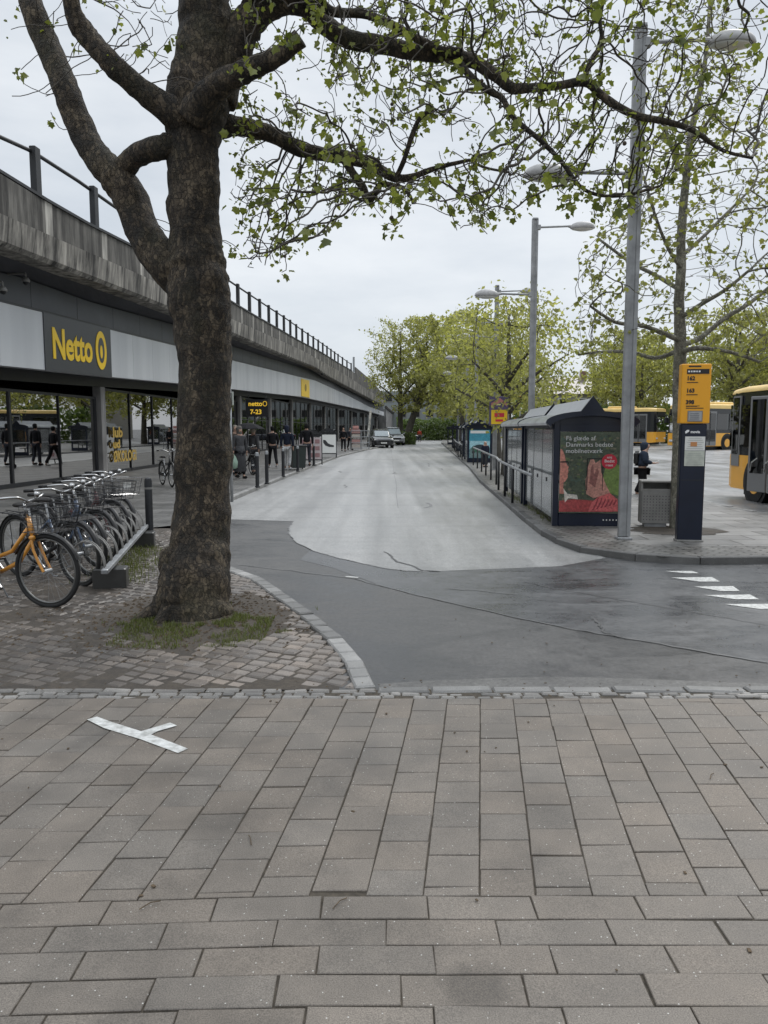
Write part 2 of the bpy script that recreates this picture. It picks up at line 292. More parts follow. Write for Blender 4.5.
M['yellow']=mat('sign_yellow',(.85,.56,.02),.4)
M['yellow_glow']=emis('lit_yellow_text',(.95,.6,.05),.35)
M['totem_yellow']=mat('totem_yellow',(.82,.37,.012),.4)
M['sign_dark']=mat('sign_dark',(.045,.048,.055),.4)
M['galv']=mat('galvanised_steel',(.3,.31,.32),.42,.5,var=.22,vs=6)
M['lamp_steel']=mat('lamp_post_steel',(.27,.275,.28),.5,.3,var=.25,vs=3)
M['lamp_shade']=mat('lamp_shade_grey',(.34,.335,.33),.5,var=.2,vs=9)
M['lamp_glass']=mat('lamp_lens',(.55,.55,.52),.3)
M['navy']=mat('navy_paint',(.004,.008,.022),.28,var=.2,vs=2,spec=.45)
M['grey_paint']=mat('grey_paint',(.2,.195,.185),.5,var=.15,vs=5)
M['shelter_roof']=mat('shelter_roof',(.2,.215,.235),.3,var=.25,vs=2.4,coat=.3)
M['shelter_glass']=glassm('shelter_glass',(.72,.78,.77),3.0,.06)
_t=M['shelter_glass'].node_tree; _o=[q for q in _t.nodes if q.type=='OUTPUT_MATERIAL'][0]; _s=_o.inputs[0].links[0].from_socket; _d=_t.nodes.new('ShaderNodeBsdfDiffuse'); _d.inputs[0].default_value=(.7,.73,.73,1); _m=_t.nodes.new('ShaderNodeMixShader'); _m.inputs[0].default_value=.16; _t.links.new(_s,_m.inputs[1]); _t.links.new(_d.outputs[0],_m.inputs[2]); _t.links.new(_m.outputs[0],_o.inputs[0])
M['bark']=None
M['paper']=mat('paper_white',(.7,.7,.67),.6)
M['ink']=mat('black_ink',(.012,.012,.014),.5)
M['white_text']=mat('white_text',(.8,.8,.8),.5)
M['rubber']=mat('tyre_rubber',(.011,.011,.011),.8,var=.3,vs=12)
M['chrome']=mat('chrome',(.42,.42,.42),.25,.95)
M['rim']=mat('rim_alloy',(.15,.15,.145),.35,.7)
M['black_plastic']=mat('black_plastic',(.009,.009,.01),.45)
M['leather']=mat('saddle_vinyl',(.016,.014,.013),.5)
M['bus_yellow']=mat('bus_yellow',(.85,.42,.05),.32,coat=.4,var=.06,vs=1.5)
M['bus_roof']=mat('bus_roof_cream',(.78,.55,.2),.4,var=.08,vs=2)
M['bus_dark']=mat('bus_window_band',(.016,.018,.02),.15,spec=.6)
M['bus_glass']=glassm('bus_glass',(.22,.25,.25),1.9,.02)
M['bus_grey']=mat('bus_door_grey',(.2,.2,.2),.4)
M['red']=mat('red_badge',(.62,.03,.06),.5)
M['grass']=leafm('grass_blades',(.07,.085,.02),(.15,.17,.05),.3)
M['leaf']=leafm('plane_leaf',(.08,.1,.026),(.25,.27,.08),.5)
M['leaf2']=leafm('young_plane_leaf',(.15,.16,.045),(.3,.3,.11),.42)
M['leaf_far']=leafm('far_tree_leaf',(.17,.175,.065),(.42,.41,.18),.55)
M['leaf_far2']=leafm('far_tree_leaf_green',(.07,.09,.025),(.19,.21,.07),.35)
M['leaf_hedge']=leafm('hedge_leaf',(.05,.08,.02),(.16,.22,.07),.3)
def bark_mat(name,c1,c2,c3,moss,sc=1.0):
    m=bpy.data.materials.new(name); m.use_nodes=True; n,l,b=nodes_of(m); tc=n.new('ShaderNodeTexCoord')
    def nz_(s,det,scale=(1,1,1),rg=.65):
        mp=n.new('ShaderNodeMapping'); mp.inputs['Scale'].default_value=scale; l.new(tc.outputs['Object'],mp.inputs[0])
        a=n.new('ShaderNodeTexNoise'); a.inputs['Scale'].default_value=s*sc; a.inputs['Detail'].default_value=det; a.inputs['Roughness'].default_value=rg; l.new(mp.outputs[0],a.inputs['Vector']); return a
    def rng(src,lo,hi,a,b_):
        q=n.new('ShaderNodeMapRange'); q.inputs[1].default_value=lo; q.inputs[2].default_value=hi; q.inputs[3].default_value=a; q.inputs[4].default_value=b_; l.new(src,q.inputs[0]); return q.outputs[0]
    wp=nz_(6,6); mp=n.new('ShaderNodeMapping'); mp.inputs['Scale'].default_value=(1,1,.55); l.new(tc.outputs['Object'],mp.inputs[0])
    mv=n.new('ShaderNodeMix'); mv.data_type='VECTOR'; mv.inputs[0].default_value=.12; l.new(mp.outputs[0],mv.inputs[4]); l.new(wp.outputs['Color'],mv.inputs[5])
    v=n.new('ShaderNodeTexVoronoi'); v.feature='DISTANCE_TO_EDGE'; v.inputs['Scale'].default_value=31*sc; l.new(mv.outputs[1],v.inputs['Vector'])
    vc=n.new('ShaderNodeTexVoronoi'); vc.inputs['Scale'].default_value=31*sc; l.new(mv.outputs[1],vc.inputs['Vector'])
    big=nz_(3.2,8,(1,1,.7)); r=n.new('ShaderNodeValToRGB'); e=r.color_ramp.elements; e[0].position=.36; e[0].color=(*c1,1); e[1].position=.68; e[1].color=(*c3,1); k=e.new(.5); k.color=(*c2,1)
    sp=n.new('ShaderNodeSeparateColor'); l.new(vc.outputs['Color'],sp.inputs[0])
    ad=n.new('ShaderNodeMath'); ad.operation='MULTIPLY_ADD'; ad.inputs[1].default_value=.26; l.new(sp.outputs[0],ad.inputs[0])
    sb=n.new('ShaderNodeMath'); sb.operation='SUBTRACT'; sb.inputs[1].default_value=.13; l.new(big.outputs[0],sb.inputs[0]); l.new(sb.outputs[0],ad.inputs[2]); l.new(ad.outputs[0],r.inputs[0])
    def mul(x,y):
        mx=n.new('ShaderNodeMix'); mx.data_type='RGBA'; mx.blend_type='MULTIPLY'; mx.inputs[0].default_value=1; l.new(x,mx.inputs[6]); l.new(y,mx.inputs[7]); return mx.outputs[2]
    col=mul(r.outputs[0],rng(v.outputs['Distance'],.0,.07,.6,1)); fine=nz_(60,8,(1,1,.5),.75); col=mul(col,rng(fine.outputs[0],.35,.65,.6,1.4))
    g=nz_(1.7,5); gm=rng(g.outputs[0],.5,.68,0,.5); m3=n.new('ShaderNodeMix'); m3.data_type='RGBA'; m3.inputs[7].default_value=(*moss,1); l.new(gm,m3.inputs[0]); l.new(col,m3.inputs[6]); l.new(m3.outputs[2],b.inputs['Base Color'])
    wr=nz_(9,7,(.6,.6,3.0)); h1=n.new('ShaderNodeMath'); h1.operation='MULTIPLY_ADD'; h1.inputs[1].default_value=.7; l.new(wr.outputs[0],h1.inputs[0]); l.new(rng(v.outputs['Distance'],0,.12,0,.5),h1.inputs[2])
    h2=n.new('ShaderNodeMath'); h2.operation='MULTIPLY_ADD'; h2.inputs[1].default_value=.3; l.new(fine.outputs[0],h2.inputs[0]); l.new(h1.outputs[0],h2.inputs[2])
    bp=n.new('ShaderNodeBump'); bp.inputs['Strength'].default_value=1; bp.inputs['Distance'].default_value=.035/sc; l.new(h2.outputs[0],bp.inputs['Height']); l.new(bp.outputs[0],b.inputs['Normal']); b.inputs['Roughness'].default_value=.8; return m
M['bark']=bark_mat('plane_bark',(.018,.014,.009),(.048,.035,.022),(.13,.1,.065),(.05,.046,.02))
M['bark2']=bark_mat('young_bark',(.15,.14,.11),(.24,.225,.18),(.4,.38,.3),(.22,.225,.14),1.6)
M['bark_far']=mat('far_bark',(.075,.068,.055),.9,var=.3,vs=3)
# ================================================================ GROUND
def sstep(a,b,x):
    t=max(0,min(1,(x-a)/(b-a))); return t*t*(3-2*t)
def gz(x,y): return .42*sstep(30,52,y)*sstep(9,14,x)
def grid_sheet(name,xs,ys,fz,m,kind='structure',label=None):
    b=MB(); nx=len(xs)
    b.v=[(x,y,fz(x,y)) for y in ys for x in xs]
    b.f=[[j*nx+i,j*nx+i+1,(j+1)*nx+i+1,(j+1)*nx+i] for j in range(len(ys)-1) for i in range(nx-1)]; b.m=[0]*len(b.f)
    return tag(b.build(name,m,smooth=True),kind=kind)
xs=[-1500,-600,-200,-80,-30,-10,0,5]+[8+i for i in range(10)]+[25,40,80,200,600,1500]
ys=[-300,-50,-5,5,15,25]+[30+2*i for i in range(13)]+[70,100,200,500,1500]
grid_sheet('ground',xs,ys,gz,M['asphalt'])
# left kerb line (world x at given y) and right kerb line
KL=[(-.054,5.03),(-.15,5.6),(-.33,6.2),(-.62,6.9),(-.95,7.6),(-1.35,8.5),(-1.87,9.28),(-2.5,10.3),(-3.0,11.5),(-3.4,13.4),(-3.62,15.5),(-3.71,18.36),(-3.6,24),(-3.3,34),(-2.77,48.5),(-1.6,62),(0.1,75.5),(1.6,95),(3.5,120),(6,150)]
def klx(y): return float(np.interp(y,[q[1] for q in KL],[q[0] for q in KL]))
KRpx=[(768,564),(704,565),(661,565),(615,559),(590,556),(563,548.5),(542.5,537),(521.7,520.4),(501,501.7),(480,483),(469,466.6+2),(453.4,454.5),(441,443.2)]
KR=[(11.5,9.4),(8,9.7)]+[tuple(G(*q)[:2]) for q in KRpx]+[(11.5,150)]
def apz(y): return .018+.062*sstep(5.2,8.0,y)
# pale worn carriageway
pale=[(293.7,521.5),(288.5,528),(289,535),(297,543),(313,551),(333,557),(356,562.5),(380,568),(403,571),(422.6,572),(460,570.5),(500,569),(560,566.5),(606,558)]
near=[tuple(G(*q)[:2]) for q in pale]
left=[(klx(y)+.0,y) for y in (140,120,95,75.5,62,48.5,34,24,18.4,15.0)]
right=[q for q in KR if q[1]>10.6]
b=MB(); poly=near+right[1:]+left; b.v=[(x,y,.004) for x,y in poly]; b.f=[list(range(len(poly)))]; b.m=[0]
tag(b.build('carriageway',M['pale_road']),kind='structure')
# damp mid-grey resurfaced band between the pale carriageway and the dark near asphalt
b=MB(); pl=[(300,560),(333,568),(384,587),(440,601),(534,622),(600,634),(690,650),(790,668),(900,680),(980,600),(900,563),(768,562),(700,562),(640,560),(600,556),(560,560),(500,563),(420,566),(356,558),(313,548)]
b.v=[(v.x,v.y,.0022) for v in (G(*q) for q in pl)]; b.f=[list(range(len(pl)))[::-1]]; b.m=[0]; tag(b.build('road_patch',M['patch']),kind='structure')
b=MB(); pl=[(378,690),(380,684),(430,681),(500,678),(560,677),(640,679),(768,684),(900,690),(1000,692)]
b.v=[(v.x,v.y,.0022) for v in (G(*q) for q in pl)]; b.f=[list(range(len(pl)))]; b.m=[0]; tag(b.build('road_patch',M['patch_dry']),kind='structure')
# bus plaza surface
b=MB(); xs2=[7.6+i*.8 for i in range(8)]+[15,18,22,30,50,90]; ys2=[10.6,14,18,22,26,30,33,36,39,42,45,48,52,60,90]
grid_sheet('bus_plaza',xs2,ys2,lambda x,y:gz(x,y)+.006,M['plaza'])
# seams and repair edges in the asphalt
def strip(name,pts,wd,z,m,label=None,cat=None,kind='structure'):
    b=MB(); n=len(pts); vs=[]
    for i,q in enumerate(pts):
        q=Vector(q[:2]); a=Vector(pts[max(i-1,0)][:2]); c=Vector(pts[min(i+1,n-1)][:2]); t=(c-a).normalized(); k=Vector((-t.y,t.x))*wd/2*(1+.5*noise.noise(Vector((q.x*3,q.y*3,1))))
        vs+=[(q.x-k.x,q.y-k.y,z),(q.x+k.x,q.y+k.y,z)]
    b.v=vs; b.f=[[2*i,2*i+2,2*i+3,2*i+1] for i in range(n-1)]; b.m=[0]*(n-1)
    return tag(b.build(name,m),kind=kind)
def dens(pp,k=6,jit=.02):
    o=[]
    w_=[G(*q) for q in pp]
    for a,c in zip(w_,w_[1:]):
        for i in range(k):
            q=a.lerp(c,i/k); o.append((q.x+random.uniform(-jit,jit),q.y+random.uniform(-jit,jit)))
    o.append(tuple(w_[-1][:2])); return o
strip('road_seam',dens([(524,582),(560,590),(620,600),(690,612),(768,626)]),.012,.007,M['crack'])
strip('road_seam',dens([(384,587),(440,601),(534,622),(600,634),(690,650),(768,663)]),.016,.007,M['patch_edge'])
strip('road_seam',dens([(445,589),(480,591),(518,595)]),.016,.007,M['patch_edge'])
strip('road_seam',dens([(240,565),(300,572),(350,578),(384,587)]),.02,.007,M['patch_edge'])
strip('road_seam',dens([(384,552),(398,562),(424,571),(440,572)]),.03,.009,M['crack'])
strip('road_seam',dens(pale[:10]),.014,.009,M['crack_pale'])
strip('road_seam',dens([(594,619),(602,628),(606,634),(622,637)]),.02,.0075,M['crack'])
for y in (21,27.5,35,44,54,66): strip('road_seam',[(klx(y)+.4+i*.6,y+random.uniform(-.03,.03)) for i in range(9)],.02,.009,M['crack_pale'])
strip('road_seam',[(.3+.012*i+.05*random.random(),17+2*i) for i in range(26)],.012,.0085,M['crack_pale'])
for (x,y) in ((2.3,38),(2.2,36),(2.5,33),(-1.2,23),(.4,30),(1.0,17),(-1.8,31)):
    strip('road_stain',[(x+random.uniform(-.1,.1),y+j*.4) for j in range(4)],.07,.0092,M['crack_pale'])
# give-way teeth painted on the road
for a,c,d in (((664,571),(692,570.8),(699,573.2)),((671,577.5),(712,577),(720,581.5)),((694,586.5),(733,586),(740,591)),((704,595),(750,594.5),(759,599.2)),((724,604),(775,603.8),(786,608.8))):
    b=MB(); e=((a[0]+d[0])*.5+4,d[1])
    b.v=[tuple(G(*q,z=.006)) for q in (a,c,d,e)]; b.f=[[3,2,1,0]]; b.m=[0]; tag(b.build('road_marking',M['white_paint']),kind='structure')
for i in range(4):
    q=G(361+i*11,459.5); b=MB(); b.box((q.x,q.y,.0095),(.55,.28,.002)); tag(b.build('road_marking',M['worn_paint']),kind='structure')
q=G(352,577.5); b=MB(); b.box((q.x,q.y,.0065),(.16,.05,.002),rz=-.4); tag(b.build('road_marking',M['white_paint']),kind='structure')
# ---------------------------------------------------------------- blocks with bevels
class Blocks:
    def __init__(s): s.v=[];s.f=[];s.t=[]
    def add(s,q,z,gap=.004,bev=.004,h=.02,tone=1,tilt=.0015,hue=0):
        q=[(a[0]+random.gauss(0,.0013),a[1]+random.gauss(0,.0013)) for a in q]; c=Vector((sum(a[0] for a in q)/4,sum(a[1] for a in q)/4)); b=len(s.v)
        tx,ty=random.gauss(0,tilt),random.gauss(0,tilt); dz=random.gauss(0,tilt)
        qs=[Vector((a[0],a[1])) for a in q]
        def ring(off,zz):
            for i_,a in enumerate(qs):
                e1=(qs[(i_+1)%4]-a); e0=(qs[i_-1]-a); o1=min(off,e1.length*.3); o0=min(off,e0.length*.3)
                p_=a+e1.normalized()*o1+e0.normalized()*o0; d=p_-c; s.v.append((p_.x,p_.y,zz+dz+tx*d.x*8+ty*d.y*8))
        ring(gap,z-h); ring(gap,z-bev); ring(gap+bev,z)
        F_=[(8,9,10,11)]+[(i,(i+1)%4,4+(i+1)%4,4+i) for i in range(4)]+[(4+i,4+(i+1)%4,8+(i+1)%4,8+i) for i in range(4)]
        col=(tone*(1+hue),tone,tone*(1-hue),1)
        for f in F_: s.f.append([i+b for i in f]); s.t.append(col)
    def build(s,name,m,kind='structure'):
        me=bpy.data.meshes.new(name); me.from_pydata(s.v,[],s.f); me.materials.append(m)
        a=me.attributes.new('tone','FLOAT_COLOR','FACE'); a.data.foreach_set('color',np.array(s.t,dtype=np.float32).ravel())
        me.update(); o=bpy.data.objects.new(name,me); COL.objects.link(o); return tag(o,kind=kind)
def warpY(x,y):
    return y-(.045*(-.3-x) if x<-.3 else 0)*sstep(5,2.8,y)
B=Blocks()
def tone(): return random.choice((.9,.95,.98,1,1,1,1.02,1.04,1.07))*random.uniform(.97,1.03)
Y0=2.715; YT=4.84
for k in range(-34,34):
    x0=.357+k*.2125; y=Y0-random.uniform(0,.11)-(.11 if k%2 else 0)
    xl=lambda yy,d=0: x0+d+.126*(yy-Y0)-(.010*(yy-Y0)*max(0,-k-1)*.12)
    while y<YT:
        ln=random.choice((.212,.218,.222)) if random.random()>.012 else .43
        a=max(y,Y0); c=min(y+ln,YT)
        if c-a>.03:
            w_=.2125
            B.add([(xl(a),warpY(xl(a),a)),(xl(a)+w_,warpY(xl(a)+w_,a)),(xl(c)+w_,warpY(xl(c)+w_,c)),(xl(c),warpY(xl(c),c))],.012,gap=random.uniform(.0022,.0034),bev=.0025,tone=tone(),tilt=.0009,hue=random.uniform(-.02,.03))
        y+=ln
offs=[.174,.038,.194,.066,.18,.02,.21,.09,.16,.03,.2,.07,.15,.0,.22]
for r_ in range(19):
    yt=Y0-.139*r_; yb=yt-.139; x=offs[r_%15]-.39*11
    while x<5:
        ln=.388+random.uniform(-.004,.004); sl=.03*(x+.2)
        B.add([(x-.0,warpY(x,yb)),(x+ln,warpY(x+ln,yb)),(x+ln,warpY(x+ln,yt)),(x,warpY(x,yt))],.012,gap=random.uniform(.0022,.0034),bev=.0025,tone=tone()*.97,tilt=.001,hue=random.uniform(-.01,.03))
        x+=ln
B.build('pavement',M['slab'])
b=MB(); b.v=[(-9,-1,.005),(9,-1,.005),(9,5.02,.005),(-9,5.02,.005)]; b.f=[[0,1,2,3]]; b.m=[0]; tag(b.build('joint_sand',M['joint']),kind='structure')
# kerb stones and small setts along the front edge, and along the curved apron
B=Blocks(); x=-.05
while x<9:
    ln=random.uniform(.36,.5); B.add([(x,4.955),(x+ln,4.955),(x+ln,5.07),(x,5.07)],.02,gap=.006,bev=.012,tone=random.uniform(.5,.9),tilt=.003,h=.04); x+=ln
for y,(lo,hi) in ((4.842,(.07,.17)),(4.896,(.06,.14))):
    x=-9
    while x<9:
        ln=random.uniform(lo,hi)
        if random.random()>.06: B.add([(x,y),(x+ln,y),(x+ln,y+.052),(x,y+.052)],.016+random.uniform(-.006,.006),gap=.005,bev=.009,tone=random.uniform(.55,1.05),tilt=.003,hue=.03)
        x+=ln
x=-.05
while x>-9:
    ln=random.uniform(.12,.26); B.add([(x-ln,4.952),(x,4.952),(x,5.02),(x-ln,5.02)],.018,gap=.006,bev=.01,tone=random.uniform(.5,.95),tilt=.003,hue=.04); x-=ln
def along(pts):
    """cumulative sampling of a polyline"""
    P_=[Vector(q) for q in pts]; d=[0]
    for a,c in zip(P_,P_[1:]): d.append(d[-1]+(c-a).length)
    def at_(s):
        s=max(0,min(d[-1]-1e-4,s)); i=max(j for j in range(len(d)) if d[j]<=s); i=min(i,len(P_)-2)
        t=(s-d[i])/(d[i+1]-d[i]); return P_[i].lerp(P_[i+1],t)
    return at_,d[-1]
def kerb_run(B,pts,side,wd,ztop,lo,hi,s0=0,s1=None,tone=(.7,1.25),h=.12):
    f,Ls=along(pts); s=s0; s1=s1 or Ls
    while s<s1-.05:
        e=min(s+random.uniform(lo,hi),s1); a=f(s); c=f(e)
        ta=(f(s+.15)-f(s-.15)).normalized(); tc_=(f(e+.15)-f(e-.15)).normalized()
        na=Vector((-ta.y,ta.x))*side*wd; nc=Vector((-tc_.y,tc_.x))*side*wd
        z=ztop(a.y)
        q=[tuple(a),tuple(c),tuple(c+nc),tuple(a+na)]
        if side<0: q=q[::-1]
        B.add(q,z,gap=.005,bev=.012,h=h,tone=random.uniform(*tone),tilt=.002); s=e
kerb_run(B,KL,1,.15,lambda y:apz(y)+.012,.14,.26,0,8.2,(.5,1.15))
kerb_run(B,KL,1,.15,lambda y:.1,.8,1.1,8.2,60,(.7,.95))
kerb_run(B,KL,1,.15,lambda y:.1,3,3.2,60,None,(.7,.95))
KRs=[Vector(q) for q in KR]
kerb_run(B,KR,-1,.14,lambda y:.1,.8,1.0,0,30,(.25,.45))
kerb_run(B,KR,-1,.14,lambda y:.1,3,3.1,30,None,(.4,.6))
B.build('kerb',M['kerb'])
# cobbled apron
TREE=Vector((-1.78,7.0))
def inside(x,y):
    if x>klx(y)-.165 or y<5.03 or y>12.6: return False
    if x<-6.6 or (y>9.6 and x<-4.4) : return False
    d=Vector(((x-TREE.x-.1)/1.12,(y-TREE.y+.28)/.85)).length
    if d<.76+.18*noise.noise(Vector((x*2,y*2,0))): return False
    return True
B=Blocks(); ca,sa=math.cos(R(-24)),math.sin(R(-24))
for j in range(-90,110):
    u=-12+random.uniform(0,.1)
    while u<10:
        ln=random.uniform(.12,.165)
        v=j*.112+.05*math.sin(u*.7+.4); cx=u+ln/2; x=cx*ca-(v)*sa-3; y=cx*sa+v*ca+7
        if inside(x,y):
            def w(a,c_): return ((a)*ca-c_*sa-3,(a)*sa+c_*ca+7)
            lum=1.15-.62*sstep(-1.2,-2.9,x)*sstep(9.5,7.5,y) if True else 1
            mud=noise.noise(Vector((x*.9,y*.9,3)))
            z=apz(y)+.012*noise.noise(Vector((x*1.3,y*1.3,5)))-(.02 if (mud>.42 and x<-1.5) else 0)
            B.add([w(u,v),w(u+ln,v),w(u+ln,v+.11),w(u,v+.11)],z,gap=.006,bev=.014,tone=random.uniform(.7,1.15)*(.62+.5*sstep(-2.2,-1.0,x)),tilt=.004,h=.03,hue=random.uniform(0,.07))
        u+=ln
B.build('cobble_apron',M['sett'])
# soil sheet beneath the cobbles and round the tree
xs3=[-9+i*.22 for i in range(42)]; ys3=[5.0+i*.2 for i in range(41)]
b=MB(); nx=len(xs3)
def soilz(x,y):
    d=Vector(((x-TREE.x),(y-TREE.y+.15))).length
    return apz(y)-.008+.02*noise.noise(Vector((x*1.7,y*1.7,0)))+.05*max(0,1-d/1.1)**1.3
b.v=[(min(x,klx(y)-.1),y,soilz(x,y) if x<klx(y)-.15 else apz(y)-.03) for y in ys3 for x in xs3]
b.f=[[j*nx+i,j*nx+i+1,(j+1)*nx+i+1,(j+1)*nx+i] for j in range(len(ys3)-1) for i in range(nx-1)]; b.m=[0]*len(b.f)
tag(b.build('soil',M['dirt'],smooth=True),kind='structure')
# left pavement in front of the shops
b=MB(); yy=[8.6,9.28,10.3,11.5,13.4,15.5,18.4,24,34,48.5,62,75.5,95,120,150]
def lp(name,x0f,x1f,m,yy,z=.085):
    b=MB(); b.v=[]; 
    for y in yy: b.v+=[(x0f(y),y,z),(x1f(y),y,z)]
    b.f=[[2*i,2*i+1,2*i+3,2*i+2] for i in range(len(yy)-1)]; b.m=[0]*len(b.f); return tag(b.build(name,m),kind='structure')
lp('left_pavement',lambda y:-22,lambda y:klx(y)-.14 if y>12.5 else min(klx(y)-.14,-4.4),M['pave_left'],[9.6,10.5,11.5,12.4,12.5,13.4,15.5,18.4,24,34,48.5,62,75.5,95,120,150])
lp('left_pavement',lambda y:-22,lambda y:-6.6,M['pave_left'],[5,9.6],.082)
# right island pavement
IR=[(11.5,14.2),(8.6,14.6),(7.55,15.2),(7.45,17),(7.9,24),(8.8,40),(10.2,70),(13,150)]
isl=[(x,y) for x,y in KR]
b=MB(); off=[]
for i,q in enumerate(isl):
    a=Vector(isl[max(i-1,0)]); c=Vector(isl[min(i+1,len(isl)-1)]); t=(c-a).normalized(); nrm=Vector((t.y,-t.x)); off.append((q[0]+nrm.x*.13,q[1]+nrm.y*.13))
poly=off+[(x,y) for x,y in IR[::-1]]
b.v=[(x,y,.088) for x,y in poly]; b.f=[list(range(len(poly)))]; b.m=[0]
tag(b.build('island_pavement',M['pave_right']),kind='structure')
# band of small bricks behind the island kerb
b=MB(); off2=[]
for i,q in enumerate(isl):
    a=Vector(isl[max(i-1,0)]); c=Vector(isl[min(i+1,len(isl)-1)]); t=(c-a).normalized(); nrm=Vector((t.y,-t.x)); off2.append((q[0]+nrm.x*1.0,q[1]+nrm.y*1.0))
vs=[]
for a,c in zip(off,off2): vs+=[(a[0],a[1],.0925),(c[0],c[1],.0925)]
b.v=vs; b.f=[[2*i,2*i+1,2*i+3,2*i+2] for i in range(len(off)-1)]; b.m=[0]*len(b.f)
tag(b.build('brick_band',M['pave_small']),kind='structure')
B=Blocks(); kerb_run(B,IR,1,.12,lambda y:.1,.9,1.0,2.5,30,(.9,1.2)); B.build('kerb',M['kerb'])
# painted T mark on the front slabs
b=MB()
for pl in ([(87,719.5),(97,716.5),(112,722),(150,734),(188,748.5),(178,753),(140,739),(104,728)],[(135,733),(150,728.5),(170,722.5),(177,725.5),(158,731),(149,735.5)]):
    k=len(b.v); ps=[G(*q,z=.0165+(.0015 if k else 0)) for q in pl]; b.v+=[tuple(q) for q in ps]; b.f.append([k+i for i in range(len(ps))][::-1]); b.m.append(0)
tag(b.build('pavement_marking',M['white_paint']),kind='structure')
# litter: twigs, dead leaves
b=MB()
for i in range(170):
    x=random.uniform(-3.5,4.2); y=random.choice((random.uniform(4.7,5.25),random.uniform(4.8,5.1),random.uniform(2.1,4.8),random.uniform(5,7)))
    if y>5.1 and x>klx(y): z=.01
    else: z=.03 if y>4.8 else .016
    s_=random.uniform(.006,.02); a=random.uniform(0,6); b.box((x,y,z),(s_,s_*.6,.003),rz=a)
for (px,py) in ((712,776),(340,903),(150,905),(250,840)):
    q=G(px,py,.018); a=random.uniform(0,3)
    b.tube([(q.x-.04*math.cos(a),q.y-.04*math.sin(a),.018),(q.x,q.y+.01,.022),(q.x+.04*math.cos(a),q.y+.04*math.sin(a),.018)],.002,5)
tag(b.build('fallen_litter',mat('litter',(.05,.035,.02),.9,col2=(.12,.085,.05),vs=40)),'scattered dead leaf bits and twigs lying on the paving and gutter','litter',kind='stuff')
b=MB()
for i in range(1500):
    a=random.uniform(0,2*PI); r=random.uniform(.3,1.35); x=TREE.x+math.cos(a)*r*1.2; y=TREE.y-.2+math.sin(a)*r*.9
    s_=random.uniform(.006,.022); z=soilz(x,y)
    if x>klx(y)-.2 or y<5.1: continue
    an=random.uniform(0,3); k=len(b.v); b.v+=[(x-s_,y,z),(x,y-s_*.7,z),(x+s_,y,z+.002),(x,y+s_*.7,z),(x+s_*.2,y,z+s_*.7)]; b.f+=[[k,k+1,k+4],[k+1,k+2,k+4],[k+2,k+3,k+4],[k+3,k,k+4]]; b.m+=[0]*4
tag(b.build('soil_crumbs',mat('crumbs',(.03,.022,.015),.95,col2=(.13,.095,.06),vs=60)),'dry leaf crumbs and clods of soil strewn round the tree foot','soil',kind='stuff')
# grass at the foot of the tree
def blades(b,n,fn,hmin,hmax,wd=.004):
    for i in range(n):
        x,y,z=fn(); h=random.uniform(hmin,hmax); a=random.uniform(0,2*PI); l=random.uniform(.1,.7)*h; dx,dy=math.cos(a)*wd,math.sin(a)*wd; bx,by=math.cos(a+1.57)*l,math.sin(a+1.57)*l
        k=len(b.v); b.v+=[(x-dx,y-dy,z),(x+dx,y+dy,z),(x+bx*.4+dx*.7,y+by*.4+dy*.7,z+h*.6),(x+bx*.4-dx*.7,y+by*.4-dy*.7,z+h*.6),(x+bx,y+by,z+h)]
        b.f+=[[k,k+1,k+2,k+3],[k+3,k+2,k+4]]; b.m+=[0,0]
def g1():
    while True:
        a=random.uniform(0,2*PI); r=random.uniform(.3,1.05); x=TREE.x+.1+math.cos(a)*r*1.12; y=TREE.y-.25+math.sin(a)*r*.8
        if noise.noise(Vector((x*2.4,y*2.4,7)))*.9+.6*noise.noise(Vector((x*9,y*9,3)))-.12+ (.38 if (y<TREE.y-.15 and TREE.x-.45<x<TREE.x+.8) else -.35)>.0: return x,y,soilz(x,y)-.004
b=MB(); blades(b,5200,g1,.012,.05,.0028)
def g2():
    t=random.random(); x=-2.9+.35*random.gauss(0,.5)-.5*t; y=8.2+2.6*t; return x,y,apz(y)-.01
blades(b,1500,g2,.02,.09)
def g3():
    t=random.random(); q=Vector((3.0,13.9)).lerp(Vector((4.25,13.9)),t) if random.random()<.5 else Vector((3.0,13.8)).lerp(Vector((3.2,20)),t); return q.x+random.gauss(0,.05),q.y+random.gauss(0,.05),.088
blades(b,900,g3,.02,.08)
tag(b.build('grass_tufts',M['grass']),'short green grass sprouting round the tree foot and along the paving edges','grass',kind='stuff')

# ================================================================ VIADUCT AND SHOPS
KX=[-260,-150,-60,0,109,231,300,340,365,386]; KY=[10.5,13.2,16.6,19.7,26.2,44.8,72,100,120,137]
def Yf(px): return 1/float(np.interp(px,KX,[1/y for y in KY]))
def kf(px): return float(np.interp(px,[-260,0,231,300,340,386],[.9,.9,.89,.92,.95,.97]))
def sec(px,py,k=1.0):
    """point of the facade section seen in column px, at depth k times the fascia's depth"""
    Y=Yf(px)*k; q=P(px,345 if k==1.0 else min(430,par_l(px)),Y); z=P(px,py,Y).z; return Vector((q.x,q.y,z))
def il(tab): 
    xs_,ys_=zip(*tab); s0=(ys_[1]-ys_[0])/(xs_[1]-xs_[0])
    def f(x):
        return ys_[0]+s0*(x-xs_[0]) if x<xs_[0] else float(np.interp(x,xs_,ys_))
    return f
fas_t=il([(0,301),(44,312),(109,329),(181,347),(231,360),(300,377),(315,380.5),(344,393.7),(370,407),(386,412.5)])
fas_b=il([(0,365.4),(44,369.8),(109,376.8),(181,383.6),(231,389),(300,396.6),(334,403.7),(366,410.5),(386,416.4)])
pan_t=il([(0,270),(31,278),(96,302),(180,325.5),(231,345),(273,359),(308,369),(344,385),(386,404.5)])
